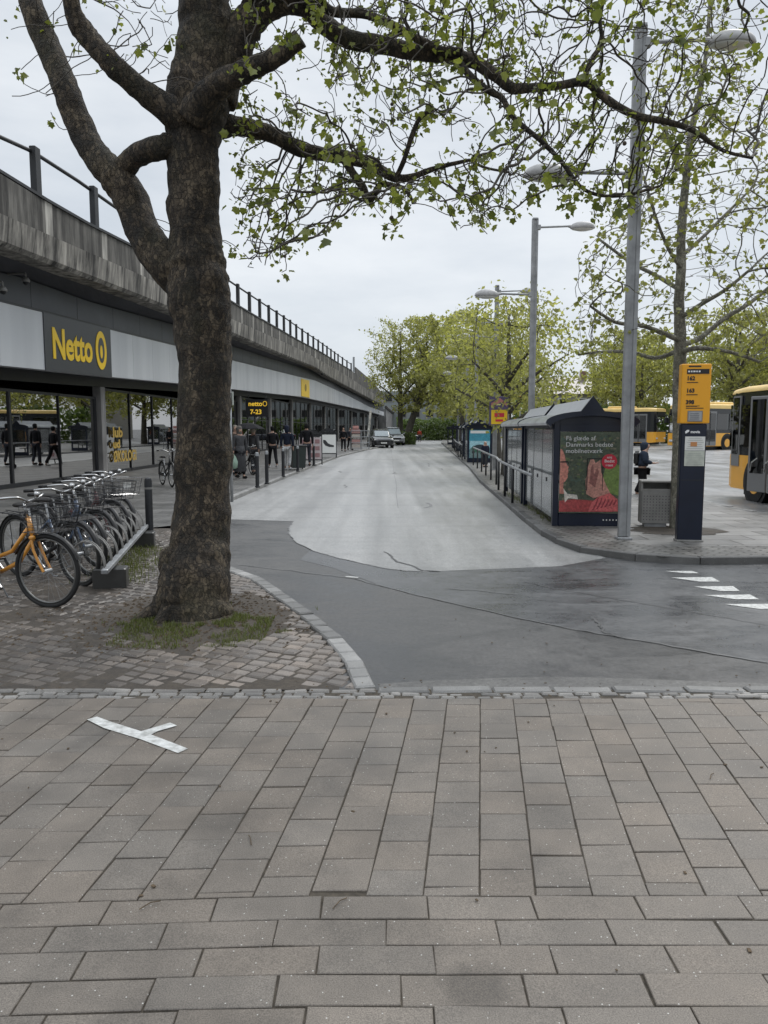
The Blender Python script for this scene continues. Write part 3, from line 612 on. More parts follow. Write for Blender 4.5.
par_t=il([(0,172),(47,201),(89,225),(129,245),(180,273),(229.6,301),(253,315),(278,329),(297,340),(322,353),(338,363),(352,371),(373,386),(391,402)])
par_l=il([(0,215.5),(72,247),(140,276),(229.6,319),(262,333),(300,350),(340,372),(386,402)])
par_b=il([(0,246),(72,273),(140,298.5),(229.6,333.5),(259,346),(288,357.6),(315,368),(329,377.6),(358.6,393),(382,405.4),(391,408)])
rail_t=il([(0,126),(44,147),(88,177),(124,204),(180,243),(227,274),(250.6,290.7),(269,303.6),(290,318),(306,330),(322,341),(334,350),(352,363)])
PX=[-240,-200,-160,-120,-90,-60,-40,-20]+list(range(0,300,8))+list(range(300,388,4))
def PXof(tab): return tab
viad=thing('viaduct','long weathered concrete railway viaduct with post railing running above the shops','viaduct',(-9.8,19.7,0))
shop=thing('shop_building','long low dark shop building with grey metal fascia under the viaduct','building',(-10.6,20.5,0))
def outn(px):
    a=sec(px-3,400); c=sec(px+3,400); t=(c-a); t.z=0; t.normalize(); return Vector((t.y,-t.x,0))   # towards the road
def ribbon(prof,pxs,mats,name,parent,mfun=None,closed=True,smooth=False,cap=True):
    """prof(px)-> list of points of a closed cross-section"""
    b=MB(); n=None
    for px in pxs:
        pts=prof(px); n=len(pts); b.v+=[tuple(q) for q in pts]
    for i in range(len(pxs)-1):
        for k in range(n):
            b.f.append([i*n+k,i*n+(k+1)%n,(i+1)*n+(k+1)%n,(i+1)*n+k]); b.m.append(mfun(i,k) if mfun else 0)
    if cap: b.f.append(list(range(n))[::-1]); b.m.append(0); e=(len(pxs)-1)*n; b.f.append([e+k for k in range(n)]); b.m.append(0)
    return b.build(name,mats,parent,world=True,smooth=smooth)
# arc-length parameter along the front of the viaduct
_pl=[sec(px,400,kf(px)) for px in PX]; _sl=[0]
for a,c in zip(_pl,_pl[1:]): _sl.append(_sl[-1]+Vector((c.x-a.x,c.y-a.y)).length)
def px_at(s): return float(np.interp(s,_sl,PX))
def s_at(px): return float(np.interp(px,PX,_sl))
POST=3.25; s0=s_at(44)%POST; posts=[]
s=s0
while s<s_at(353): posts.append(s); s+=POST
def prof_par(px):
    k=kf(px); n_=outn(px); a=sec(px,par_t(px),k); l=sec(px,par_l(px),k)
    return [a,a-n_*.32,Vector((l.x,l.y,l.z))-n_*.32,Vector((l.x,l.y,l.z))]
def prof_beam(px):
    k=kf(px); n_=outn(px); l=sec(px,par_l(px),k); bt=sec(px,par_b(px),k); l=Vector((l.x,l.y,l.z-.002))
    return [l+n_*.12,l-n_*.5,Vector((bt.x,bt.y,bt.z))-n_*.6,Vector((bt.x,bt.y,bt.z))-n_*.03,Vector((bt.x,bt.y,bt.z+.1))+n_*.06]
PP=[];mm=[]
ss=[0]+[v for s in posts for v in (s+.12,s+.47)]+[s_at(358)]
pp=[px_at(v) for v in ss]
ribbon(prof_par,pp,[M['concrete'],M['concrete_light']],'parapet',viad,mfun=lambda i,k:1 if i%2==1 else 0)
ribbon(prof_par,[358,364,370,376,382,386],M['concrete'],'parapet',viad)
ribbon(prof_beam,PX,M['concrete_beam'],'edge_beam',viad)
# coping strip
def prof_cop(px):
    k=kf(px); n_=outn(px); a=sec(px,par_t(px),k)+Vector((0,0,.002)); return [a+n_*.05,a+n_*.05+Vector((0,0,.07)),a-n_*.37+Vector((0,0,.07)),a-n_*.37]
ribbon(prof_cop,[p_ for p_ in PX if p_<=352],M['rail_metal'],'coping',viad)
# deck and soffit
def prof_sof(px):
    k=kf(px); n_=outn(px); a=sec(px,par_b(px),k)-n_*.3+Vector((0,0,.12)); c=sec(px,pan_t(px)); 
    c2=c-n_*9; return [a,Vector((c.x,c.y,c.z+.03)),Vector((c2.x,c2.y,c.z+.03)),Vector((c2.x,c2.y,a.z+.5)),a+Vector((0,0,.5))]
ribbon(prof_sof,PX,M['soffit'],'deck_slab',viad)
for s in posts:
    px=px_at(s); k=kf(px); n_=outn(px); a=sec(px,par_t(px),k)-n_*.14; h=sec(px,rail_t(px),k).z-a.z
    ang=math.atan2(n_.y,n_.x); wd=.26
    b=MB(); b.box((a.x,a.y,a.z-.05+h/2),(.16,wd,h+.1),rz=ang,bev=.012); b.build('railing_post',M['rail_metal'],viad,world=True)
b=MB(); b.tube([ (sec(px,rail_t(px),kf(px))-outn(px)*.2)+Vector((0,0,-.1)) for px in PX if px<=353],.05,8); b.build('handrail',M['rail_metal'],viad,world=True,smooth=True)
# solid screen past the railing and thin mast
def prof_scr(px):
    k=kf(px); n_=outn(px); a=sec(px,par_t(px),k)+Vector((0,0,.0)); t=sec(px,float(np.interp(px,[356,373,386],[367,381.5,397])),k); return [a-n_*.06,Vector((a.x,a.y,t.z))-n_*.06,Vector((a.x,a.y,t.z))-n_*.2,a-n_*.2]
ribbon(prof_scr,[356,360,365,370,376,382,386],M['concrete'],'screen_wall',viad)
q=sec(353.8,372,.97); t=sec(353.8,357,.97); b=MB(); b.tube([q,Vector((q.x,q.y,t.z))],.14,8); b.build('mast',M['galv'],viad,world=True)
# abutment beyond the fascia
b=MB(); a=sec(386,436,1.0); pts=[(386,137),(390,150),(396,172),(402,200)]
vs=[]
for px,Y in pts: q=P(px,430,Y); vs+=[(q.x,q.y,0),(q.x,q.y,P(px,float(np.interp(px,[386,402],[409,421])),Y).z)]
for px,Y in pts: q=P(px,430,Y); vs+=[(q.x-8,q.y+2,0),(q.x-8,q.y+2,P(px,float(np.interp(px,[386,402],[409,421])),Y).z)]
b.v=vs; n=4
for i in range(3): b.f+=[[2*i,2*i+2,2*i+3,2*i+1],[8+2*i,8+2*i+1,8+2*i+3,8+2*i+2],[2*i+1,2*i+3,8+2*i+3,8+2*i+1]]
b.f+=[[0,1,9,8],[6,14,15,7]]; b.m=[0]*len(b.f); b.build('abutment_wall',M['concrete_wall'],viad,world=True)
b=MB()
for i in range(3):
    a=P(pts[i][0],430,pts[i][1]); c=P(pts[i+1][0],430,pts[i+1][1]); za=P(pts[i][0],float(np.interp(pts[i][0],[386,402],[409,421])),pts[i][1]).z; zc=P(pts[i+1][0],float(np.interp(pts[i+1][0],[386,402],[409,421])),pts[i+1][1]).z
    b.tube([(a.x,a.y,za+.3),(c.x,c.y,zc+.3)],.3,6)
b.build('wall_coping',M['concrete'],viad,world=True)
# ---- shop: dark panel band, fascia, soffit, glazing
def prof_panel(px):
    a=sec(px,pan_t(px)); c=sec(px,fas_t(px)); n_=outn(px); i_=n_*.12; return [a-i_,Vector((c.x,c.y,c.z))-i_,Vector((c.x,c.y,c.z))-n_*.5,a-n_*.5]
ribbon(prof_panel,PX,M['dark_panel'],'upper_panel',shop)
s=0
while s<_sl[-1]-2:
    b=MB(); px=px_at(s); n_=outn(px); a=sec(px,pan_t(px))-n_*.119; c=sec(px,fas_t(px))-n_*.119; ang=math.atan2(n_.y,n_.x)
    b.box((a.x,a.y,(a.z+c.z)/2),(.006,.03,a.z-c.z-.04),rz=ang); s+=2.4
    b.build('panel_seam',M['black_metal'],shop,world=True)
def prof_drip(px):
    c=sec(px,fas_t(px)); n_=outn(px); return [c+n_*.03,c+n_*.03+Vector((0,0,.05)),c-n_*.115+Vector((0,0,.05)),c-n_*.115]
ribbon(prof_drip,PX,M['black_metal'],'drip_edge',shop)
SIGN=(43.5,110)
def prof_fas(px):
    a=sec(px,fas_t(px)); c=sec(px,fas_b(px)); n_=outn(px); a=a-Vector((0,0,.004)); return [a,c,c-n_*.4,a-n_*.4]
# fascia in cassettes
s=0; CA=1.95; ca0=s_at(110)%CA; edges=[0]+[ca0+i*CA for i in range(200) if ca0+i*CA<_sl[-1]]+[_sl[-1]]
for a_,c_ in zip(edges,edges[1:]):
    if c_-a_<.05: continue
    p0,p1=px_at(a_+.006),px_at(c_-.006); ribbon(prof_fas,[p0,p1],M['fascia'],'fascia_panel',shop) if p0<384 else None
def prof_under(px):
    c=sec(px,fas_b(px)); n_=outn(px); return [c-n_*.402+Vector((0,0,.06)),c-n_*1.6+Vector((0,0,-.02)),c-n_*1.6+Vector((0,0,.2)),c-n_*.402+Vector((0,0,.2))]
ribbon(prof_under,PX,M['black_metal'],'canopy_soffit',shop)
SET=1.0
def prof_hdr(px):
    c=sec(px,fas_b(px)); n_=outn(px); z=c.z+.05; return [Vector((c.x,c.y,z))-n_*SET,Vector((c.x,c.y,z-.34))-n_*SET,Vector((c.x,c.y,z-.34))-n_*(SET+.2),Vector((c.x,c.y,z))-n_*(SET+.2)]
ribbon(prof_hdr,PX,M['black_metal'],'window_header',shop)
# interior: floor reuse, back wall, ceiling, shelf blocks and ceiling lights
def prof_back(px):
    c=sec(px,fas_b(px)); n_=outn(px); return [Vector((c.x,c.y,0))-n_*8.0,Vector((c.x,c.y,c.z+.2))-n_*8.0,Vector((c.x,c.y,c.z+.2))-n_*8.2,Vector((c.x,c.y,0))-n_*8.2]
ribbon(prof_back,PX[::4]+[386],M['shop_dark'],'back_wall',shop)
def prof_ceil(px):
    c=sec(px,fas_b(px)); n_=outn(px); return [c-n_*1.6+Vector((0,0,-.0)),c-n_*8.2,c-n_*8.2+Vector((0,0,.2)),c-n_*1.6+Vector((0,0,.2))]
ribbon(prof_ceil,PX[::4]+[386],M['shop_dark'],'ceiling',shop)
BAY=10.5; sb=(s_at(107)+1.75)%BAY; i=0; s=sb
def fp(s,off=0.0,z=0.0):
    px=px_at(s); c=sec(px,fas_b(px)); n_=outn(px); q=Vector((c.x,c.y,z))-n_*off; return q,c.z,math.atan2(n_.y,n_.x)
while s<_sl[-1]-1:
    q,zt,ang=fp(s-.25,SET+.02); H=zt-.3
    b=MB(); b.box((q.x,q.y,H/2),(.3,.42,H),rz=ang,bev=.01); b.build('pillar',M['pillar'],shop,world=True)
    # glazed bay to the next pillar
    far=s>s_at(235); n_=4
    w0=s+.02; w1=s+BAY-.52
    for j in range(n_):
        a_=w0+(w1-w0)*j/n_; c_=w0+(w1-w0)*(j+1)/n_
        qa,_,_=fp(a_,SET+.08); qc,_,an=fp(c_,SET+.08); md=(qa+qc)/2; ln=(qc-qa).length; an=math.atan2((qc-qa).y,(qc-qa).x)
        Hh=zt-.31
        pn=MB(); wn=MB(); e=.045 if j%2 else .045
        wd_l=.1 if j%2==0 else .035; wd_r=.035 if j%2==0 else .1
        wn.box((qa.x,qa.y,Hh/2+.04),(wd_l,.1,Hh-.08),rz=an); wn.box((qc.x,qc.y,Hh/2+.04),(wd_r,.096,Hh-.08),rz=an)
        wn.box((md.x,md.y,.15),(ln-.1,.1,.12),rz=an); wn.box((md.x,md.y,Hh-.045),(ln-.1,.1,.08),rz=an)
        if far: wn.box((md.x,md.y,2.4),(ln-.1,.08,.06),rz=an)
        f=wn.build('window',M['black_metal'],shop,world=True)
        pn.box((md.x,md.y,Hh/2+.06),(ln-.1,.014,Hh-.3),rz=an); 
        me=pn.build('pane',M['shop_glass'],None); me.data.transform(T(-shop.location)); me.parent=f
    # shelves inside
    for off,hh in ((3.0,1.9),(5.2,2.1)):
        q,_,ang=fp(s+2.8,off); sh=MB(); sh.box((q.x,q.y,hh/2+.1),(.8,4.2,hh),rz=ang,bev=.02); sh.build('shelf_unit',M['shelf'],shop,world=True)
    s+=BAY
def pm0(n,c): return mat(n,c,.5)
# ================================================================ SHOP SIGNS
def face_frame(px,py,off=.03):
    """matrix on the fascia at column px: x along the fascia (away), y up, z out to the street"""
    c=sec(px,py); a=sec(px-4,py); e=sec(px+4,py); n_=outn(px); c=c+n_*off
    t=Vector((e.x-a.x,e.y-a.y,0)).normalized(); sl=(sec(px+20,fas_b(px+20)).z-sec(px-20,fas_b(px-20)).z)
    u=Vector((0,0,1)); m=Matrix((( t.x,u.x,n_.x,c.x),(t.y,u.y,n_.y,c.y),(t.z,u.z,n_.z,c.z),(0,0,0,1))); return m
def sgn(px0,px1,name,label,grp=None):
    n0=sec(px0,fas_b(px0)); t=thing(name,label,'sign',tuple(n0),0,grp); return t
sg=sgn(44,110,'shop_sign','large dark fascia sign with yellow Netto lettering and yellow oval nearest the tree')
def prof_sg(px):
    a=sec(px,fas_t(px)-.6); c=sec(px,fas_b(px)+.6); n_=outn(px); return [a+n_*.03,c+n_*.03,c+n_*.004,a+n_*.004]
ribbon(prof_sg,[43.8,60,76,92,110],M['sign_dark'],'sign_panel',sg)
def onpanel(px_l,px_r,py_mid,H_px,body,bold,parent,m,off=.034):
    A=sec(px_l,py_mid(px_l)); C=sec(px_r,py_mid(px_r)); n_=outn((px_l+px_r)/2); t=(C-A); ln=t.length; t.normalize()
    u=Vector((0,0,1)); A2=A+n_*off
    h=abs(sec(px_l,py_mid(px_l)-H_px/2).z-sec(px_l,py_mid(px_l)+H_px/2).z)
    Mx=Matrix(((t.x,u.x,n_.x,A2.x),(t.y,u.y,n_.y,A2.y),(t.z,u.z,n_.z,A2.z-h/2),(0,0,0,1)))
    o=text('letters',body,h/.70,m,None,Matrix.Identity(4),bold=bold,ext=.012)
    w_=max(v.co.x for v in o.data.vertices)-min(v.co.x for v in o.data.vertices); x0=min(v.co.x for v in o.data.vertices)
    o.data.transform(T(-parent.location)@Mx@Matrix.Diagonal((ln/w_,1,1,1))@T((-x0,0,0))); o.parent=parent; return o,Mx,ln,h
onpanel(51.5,91,lambda x:342.3+(x-51)*.155,30,'Netto',.034,sg,M['yellow'])
mid=lambda x:350.5
A=sec(94.3,mid(94)); C=sec(105,mid(105)); n_=outn(100); t=(C-A); ln=t.length; t.normalize(); cc=(A+C)/2+n_*.034; hz=abs(sec(99.7,331.5).z-sec(99.7,370).z)/2
Mx=Matrix(((t.x,0,n_.x,cc.x),(t.y,0,n_.y,cc.y),(0,1,n_.z,cc.z),(0,0,0,1)))
def ell(b,rx,ry,z0,z1,mi=0,n=28,dx=0,dy=0): b.prism([(dx+rx*math.cos(2*PI*k/n),dy+ry*math.sin(2*PI*k/n)) for k in range(n)],z0,z1,mi,Mx)
b=MB(); ell(b,ln/2,hz,0,.014); b.build('oval_emblem',M['yellow'],sg,world=True)
b=MB(); ell(b,ln*.29,hz*.66,.016,.02,dx=0); b.build('emblem_centre',M['sign_dark'],sg,world=True)
b=MB(); ell(b,ln*.12,hz*.34,.022,.026,dx=-.02,dy=-.05); b.build('emblem_detail',M['yellow'],sg,world=True)
s2=sgn(300,309,'shop_sign','small square yellow sign on the grey fascia farther down the arcade')
def prof_s2(px):
    a=sec(px,fas_t(px)+1.5); c=sec(px,fas_b(px)-.6); n_=outn(px); return [a+n_*.05,c+n_*.05,c+n_*.004,a+n_*.004]
ribbon(prof_s2,[300.6,304.5,308.6],M['yellow'],'sign_panel',s2)
cc=sec(304.6,(fas_t(304)+fas_b(304))/2); n_=outn(304); a=sec(303,390);e=sec(306,390); t=Vector((e.x-a.x,e.y-a.y,0)).normalized(); cc=cc+n_*.052
Mx=Matrix(((t.x,0,n_.x,cc.x),(t.y,0,n_.y,cc.y),(0,1,0,cc.z),(0,0,0,1)))
b=MB(); ell(b,.45,.34,0,.02); b.build('emblem',pm0('emblem_ochre',(.3,.2,.03)),s2,world=True)
# hanging opening-hours sign under the canopy
c0=P(257,407,49); t=thing('hanging_sign','black hanging sign with yellow opening hours beneath the canopy','sign',(c0.x,c0.y,c0.z-.6)); t.scale=(1.34,1.34,1.34)
b=MB(); b.box((0,0,.4),(1.06,.08,.8)); b.build('sign_board',M['ink'],t)
b=MB(); b.box((-.4,0,.9),(.03,.03,.2)); b.box((.4,0,.9),(.03,.03,.2)); b.build('hanger',M['black_metal'],t)
text('letters','netto',.3,M['yellow_glow'],t,T((-.4,-.045,.5))@RX(PI/2),bold=.008)
text('letters','7-23',.3,M['yellow_glow'],t,T((-.32,-.045,.12))@RX(PI/2),bold=.008)
b=MB(); b.tube([(.38+.09*math.cos(a*PI/8),-.05,.6+.11*math.sin(a*PI/8)) for a in range(16)],.014,5,closed=True); b.build('ring_emblem',M['yellow_glow'],t)
# window lettering on the shop glass
q0,_,_=fp(s_at(112)+.1,SET-.0,0)
# security cameras
def seccam(px,py,label,k=1.0,sc=1.0):
    q=sec(px,py); n_=outn(px); t=thing('security_camera',label,'camera',tuple(q+n_*.35*sc)); ang=math.atan2(n_.y,n_.x)
    b=MB(); b.tube([-n_*.47*sc+Vector((0,0,.22*sc)),Vector((0,0,.24*sc))],.028*sc,6); b.tube([(0,0,.24*sc),(0,0,.12*sc)],.02*sc,6); b.build('bracket',M['grey_paint'],t)
    b=MB(); b.lathe([(.001,.14*sc),(.06*sc,.13*sc),(.1*sc,.07*sc),(.1*sc,.02*sc)],14); b.build('housing',M['grey_paint'],t,smooth=True)
    b=MB(); b.lathe([(.001,-.06*sc),(.05*sc,-.045*sc),(.075*sc,0),(.075*sc,.018*sc)],14); b.build('dome',M['black_plastic'],t,smooth=True)
seccam(16,283,'grey dome security camera on bracket above the big Netto sign')
seccam(315,374,'small grey security camera above the fascia farther down the arcade',sc=2.0)
seccam(-9,292,'grey box camera at the left picture edge above the fascia')
# ================================================================ TREES
def catmull(pts,n=6):
    o=[]; m=len(pts)
    for i in range(m-1):
        p0,p1,p2,p3=[np.array(pts[max(0,min(m-1,i+d))],float) for d in (-1,0,1,2)]
        for k in range(n):
            t=k/n; o.append(.5*((2*p1)+(-p0+p2)*t+(2*p0-5*p1+4*p2-p3)*t*t+(-p0+3*p1-3*p2+p3)*t**3))
    o.append(np.array(pts[-1],float)); return o
def rough_limb(b,pts,n,amp=.06,fr=4.0,cap=True):
    """pts rows (x,y,z,r): gnarled tube"""
    k0=len(b.v); b.tube([q[:3] for q in pts],[float(q[3]) for q in pts],n,caps=cap)
    for i,q in enumerate(pts):
        c=Vector(q[:3]); r=q[3]
        for k in range(n):
            v=Vector(b.v[k0+i*n+k]); d=v-c
            s=1+amp*2.2*noise.noise(v*fr/ max(.3,r*4))+amp*.9*noise.noise(v*fr*3.1)
            b.v[k0+i*n+k]=tuple(c+d*s)
def colonize(seeds,attr,step,infl,kill,iters,grav=0.0,rng=None,wig=.25):
    """seeds: list of (pos, parent). returns positions,parents"""
    pos=[np.array(s[0]) for s in seeds]; par=[s[1] for s in seeds]
    A=np.array(attr); bestd=np.full(len(A),1e9); bi=np.zeros(len(A),int)
    Pn=np.array(pos)
    for st in range(0,len(Pn),400):
        D=np.linalg.norm(A[:,None]-Pn[None,st:st+400],axis=2); j=D.argmin(1); d=D[np.arange(len(A)),j]; u=d<bestd; bestd[u]=d[u]; bi[u]=j[u]+st
    alive=bestd>kill
    rs=np.random.RandomState(3)
    used={}
    for it in range(iters):
        idx=np.where(alive&(bestd<infl))[0]
        if len(idx)==0: break
        acc={}
        Pn=np.array(pos)
        dv=A[idx]-Pn[bi[idx]]; dv/=np.linalg.norm(dv,axis=1)[:,None]
        sm=np.zeros((len(pos),3)); np.add.at(sm,bi[idx],dv); ids=np.unique(bi[idx]); new=[]
        for i in ids:
            v=sm[i]; l=np.linalg.norm(v)
            if l<1e-3 or used.get(i,0)>3: 
                used[i]=used.get(i,0)+1; v=v+rs.randn(3)*.5; l=np.linalg.norm(v)
                if used[i]>7: continue
            v=v/l+rs.randn(3)*wig; v[2]-=grav; v/=np.linalg.norm(v); used[i]=used.get(i,0)+1
            new.append((pos[i]+v*step,i))
        if not new: break
        base=len(pos)
        for q,i in new: pos.append(q); par.append(i)
        Nn=np.array([q for q,_ in new]); al=np.where(alive)[0]
        D=np.linalg.norm(A[al][:,None]-Nn[None],axis=2); j=D.argmin(1); d=D[np.arange(len(al)),j]
        u=d<bestd[al]; ai=al[u]; bestd[ai]=d[u]; bi[ai]=j[u]+base
        alive&=bestd>kill
    return pos,par
def pipe(pos,par,ns,tip,ex=2.3):
    n=len(pos); r=np.zeros(n); ch=[[] for _ in range(n)]
    for i in range(n-1,-1,-1):
        if not ch[i]: r[i]=tip
        else: r[i]=sum(r[c]**ex for c in ch[i])**(1/ex)
        if par[i]>=0: ch[par[i]].append(i)
    return r,ch
def twigs(b,pos,par,r,ch,start,n_thick=7,n_thin=4,rmax=.06):
    """tubes for nodes >= start (grown ones)"""
    n=len(pos); order=[(i) for i in range(start,n)]
    main={}
    for i in range(n):
        if ch[i]: 
            g=[c for c in ch[i] if c>=start]
            if g: main[i]=max(g,key=lambda c:r[c])
    for i in order:
        p_=par[i]
        if p_>=start and main.get(p_)==i: continue
        chain=[i]; 
        while chain[-1] in main: chain.append(main[chain[-1]])
        pts=[pos[p_]]+[pos[c] for c in chain]; rr=[min(r[i],rmax)*1.0]+[min(r[c],rmax) for c in chain]
        if len(pts)>3:   # smooth
            q=[pts[0]]+[(pts[k-1]+2*pts[k]+pts[k+1])/4 for k in range(1,len(pts)-1)]+[pts[-1]]; pts=q
        b.tube([tuple(q) for q in pts],rr,n_thick if rr[0]>.012 else n_thin,caps=False)
LEAF=[(0,0),(.22,.06),(.42,.16),(.36,.34),(.5,.62),(.26,.66),(0,.95),(-.26,.66),(-.5,.62),(-.36,.34),(-.42,.16),(-.22,.06)]
def add_leaf(b,q,size,droop=.5):
    a=random.uniform(0,2*PI); til=random.gauss(-.75*droop*1.6,.55); ro=random.gauss(0,.6)
    Mx=T(q)@RZ(a)@RX(til)@RY(ro)
    fold=random.uniform(.05,.25)*size
    vs=[(x*size,y*size,abs(x)*fold*2-(y*y)*.18*size) for x,y in LEAF]
    k=len(b.v)
    for v in vs: b.v.append(tuple(Mx@Vector(v)))
    b.f+=[[k,k+1,k+2,k+3,k+4,k+5,k+6],[k,k+6,k+7,k+8,k+9,k+10,k+11]]; b.m+=[0,0]
# ---- big plane tree in the foreground
D0=7.25
def W(px,py,Y,rpx): q=P(px,py,Y); return (q.x,q.y,q.z,rpx*Y/F)
trunk=[W(193,642,6.9,47),W(194,625,6.92,42),W(196,605,6.95,37),W(198,585,7.0,33),W(199,560,7.1,31),W(201,535,7.2,29),W(202,505,7.25,28),W(204,470,7.25,27),W(204,440,7.25,26.5),W(205,400,7.25,26),W(205,360,7.25,26.5),W(202,325,7.25,28),W(199,300,7.25,30.5),W(197,275,7.25,29),W(196,245,7.25,25),W(194,215,7.25,25),W(194,185,7.25,24),W(193,155,7.25,24.5),W(194,130,7.25,27),W(196,105,7.25,29),W(200,80,7.25,27),W(204,50,7.25,25.5),W(205,20,7.25,24),W(204,-15,7.25,23),W(204,-60,7.3,21),W(206,-110,7.3,17),W(214,-170,7.35,13),W(210,-230,7.4,9)]
def BR(*a): return [W(*q) for q in a]
limbs=dict(
 left=BR((196,296,7.3,20),(180,278,7.3,20),(164,262,7.3,19),(148,240,7.35,17),(136,213,7.4,17),(124,188,7.4,17),(108,170,7.4,15),(92,150,7.45,13.5),(80,125,7.5,13),(68,95,7.5,12.5),(56,65,7.55,12),(43,35,7.6,11.5),(33,10,7.6,11),(26,-20,7.7,9),(16,-70,7.8,7),(8,-120,7.9,5)),
 loop=BR((188,138,7.2,12),(168,146,7.15,11.5),(150,150,7.2,11),(134,158,7.3,10.5),(122,172,7.4,11),(116,184,7.42,9)),
 upleft=BR((190,128,7.15,15),(172,112,7.05,14),(152,98,7.0,11.5),(132,82,6.95,10.5),(112,64,6.9,10.5),(96,46,6.9,10),(84,32,6.9,10.5),(74,14,6.85,8.5),(70,-10,6.8,7),(62,-50,6.8,6),(58,-100,6.8,4)),
 stub=BR((192,118,7.05,15),(206,98,6.95,13.5),(224,82,6.85,11.5),(244,72,6.8,10.5),(262,64,6.75,9.5),(278,56,6.7,8.5),(290,47,6.68,8.6),(300,38,6.65,8.6)),
 upright=BR((214,98,7.3,22),(226,66,7.3,19),(238,40,7.3,17),(250,20,7.3,15),(268,8,7.3,11.5),(288,4,7.3,9.5),(306,8,7.3,9),(320,20,7.3,9),(338,34,7.28,8.8),(356,41,7.25,8.4),(384,45,7.2,8),(408,51,7.15,7.6),(432,54,7.1,7),(458,57,7.05,6.5),(478,64,7.0,6),(496,76,6.95,5.5),(512,88,6.9,5),(530,88,6.9,4.4),(556,86,6.9,3.8),(585,82,6.9,4),(600,94,6.9,3.8),(620,108,6.85,3.6),(641,117,6.85,3.4),(668,122,6.8,2.9),(694,131,6.8,2.4),(722,150,6.8,1.8),(752,158,6.8,1.2)),
 upper2=BR((246,14,7.3,8),(258,-8,7.2,7),(290,-14,7.15,5.5),(318,2,7.1,5),(334,12,7.1,4.4),(362,14,7.1,4),(390,24,7.05,3.8),(416,38,7.0,3.8),(440,50,7.0,4),(462,52,6.95,4)),
 lower=BR((220,126,7.4,12),(236,126,7.45,9),(256,130,7.5,8),(276,136,7.5,7.5),(296,148,7.5,7),(318,153,7.5,6.5),(340,156,7.5,6.2),(362,161,7.45,6),(380,170,7.4,5),(396,178,7.4,4.4),(412,177,7.4,3.4),(436,168,7.4,2.4),(470,160,7.35,1.6)),
 lower_fork=BR((344,158,7.5,4.4),(352,172,7.45,4),(362,186,7.4,4),(368,200,7.4,4),(376,192,7.35,3.4),(382,184,7.3,2.8),(404,188,7.2,2)),
 hook=BR((396,178,7.4,2.6),(404,160,7.3,2.4),(412,136,7.3,2.4),(420,118,7.3,2.2),(434,108,7.25,2)),
 mid_drop=BR((456,57,7.0,3.6),(470,76,6.9,3.4),(490,92,6.8,3),(502,98,6.8,2.8),(514,118,6.7,2.6),(540,140,6.6,2.4),(560,160,6.6,2.2),(585,190,6.55,1.8),(620,196,6.5,1.5),(660,186,6.5,1.1)),
 right_top=BR((584,80,6.9,2.4),(592,60,6.95,2.2),(602,42,7.0,2),(600,20,7.0,1.7),(606,-10,7.0,1.3)),
 up_a=BR((206,-60,7.3,11),(250,-110,7.1,9),(320,-150,6.9,7),(400,-160,6.7,5.5),(480,-140,6.6,4),(560,-120,6.5,3),(640,-100,6.5,2.2),(720,-60,6.5,1.6)),
 up_b=BR((208,-30,7.3,11),(240,-60,7.8,9),(300,-90,8.4,7),(380,-90,9.0,5),(460,-60,9.4,3.5)),
 up_c=BR((206,-100,7.3,8),(150,-150,7.0,6),(90,-180,6.8,4)),
)
tree=thing('plane_tree','large mottled plane tree with spreading leafy limbs between the bike rack and the road','tree',(TREE.x,TREE.y,.08))
b=MB(); tr=catmull(trunk,9)
rough_limb(b,tr,72,.045,3.2)
for i in range(len(b.v)):   # wrinkles and burls of the bark
    v=Vector(b.v[i]); j=min(i//72,len(tr)-1); c=Vector(tr[j][:3]); d=(v-c); r0=tr[j][3]
    wv=noise.noise(Vector((v.x*3.5,v.y*3.5,v.z*12)))*.03+noise.noise(Vector((v.x*11,v.y*11,v.z*26+5)))*.028+max(0,noise.noise(Vector((v.x*5,v.y*5,v.z*4+9)))-.25)*.22
    b.v[i]=tuple(c+d*(1+wv))
for i,(name,l) in enumerate(limbs.items()):
    rough_limb(b,catmull(l,5),16 if l[0][3]>.09 else 9,.06,3.5)
# root flares and burl
for ang,ln in ((-2.75,.28),(3.0,.22),(-2.2,.12)):
    c=Vector((tr[14][0],tr[14][1],0)); d=Vector((math.cos(ang),math.sin(ang),0))
    q=[c+d*.12+Vector((0,0,.5)),c+d*.2+Vector((0,0,.26)),c+d*(.24+ln*.25)+Vector((0,0,.13)),c+d*(.34+ln*.5)+Vector((0,0,.04)),c+d*(.4+ln)+Vector((0,0,-.02))]
    rough_limb(b,catmull([tuple(v)+(r_,) for v,r_ in zip(q,(.16,.15,.11,.07,.03))],4),12,.08,3)
q=P(172,565,7.05); b2=MB(); b2.lathe([(.001,-.2),(.09,-.16),(.13,0),(.1,.14),(.001,.19)],14,M=T(q)); 
for v in b2.v: b.v.append(v)
k=len(b.v)-len(b2.v); b.f+=[[i+k for i in f] for f in b2.f]; b.m+=b2.m
b.build('trunk',M['bark'],tree,world=True,smooth=True)
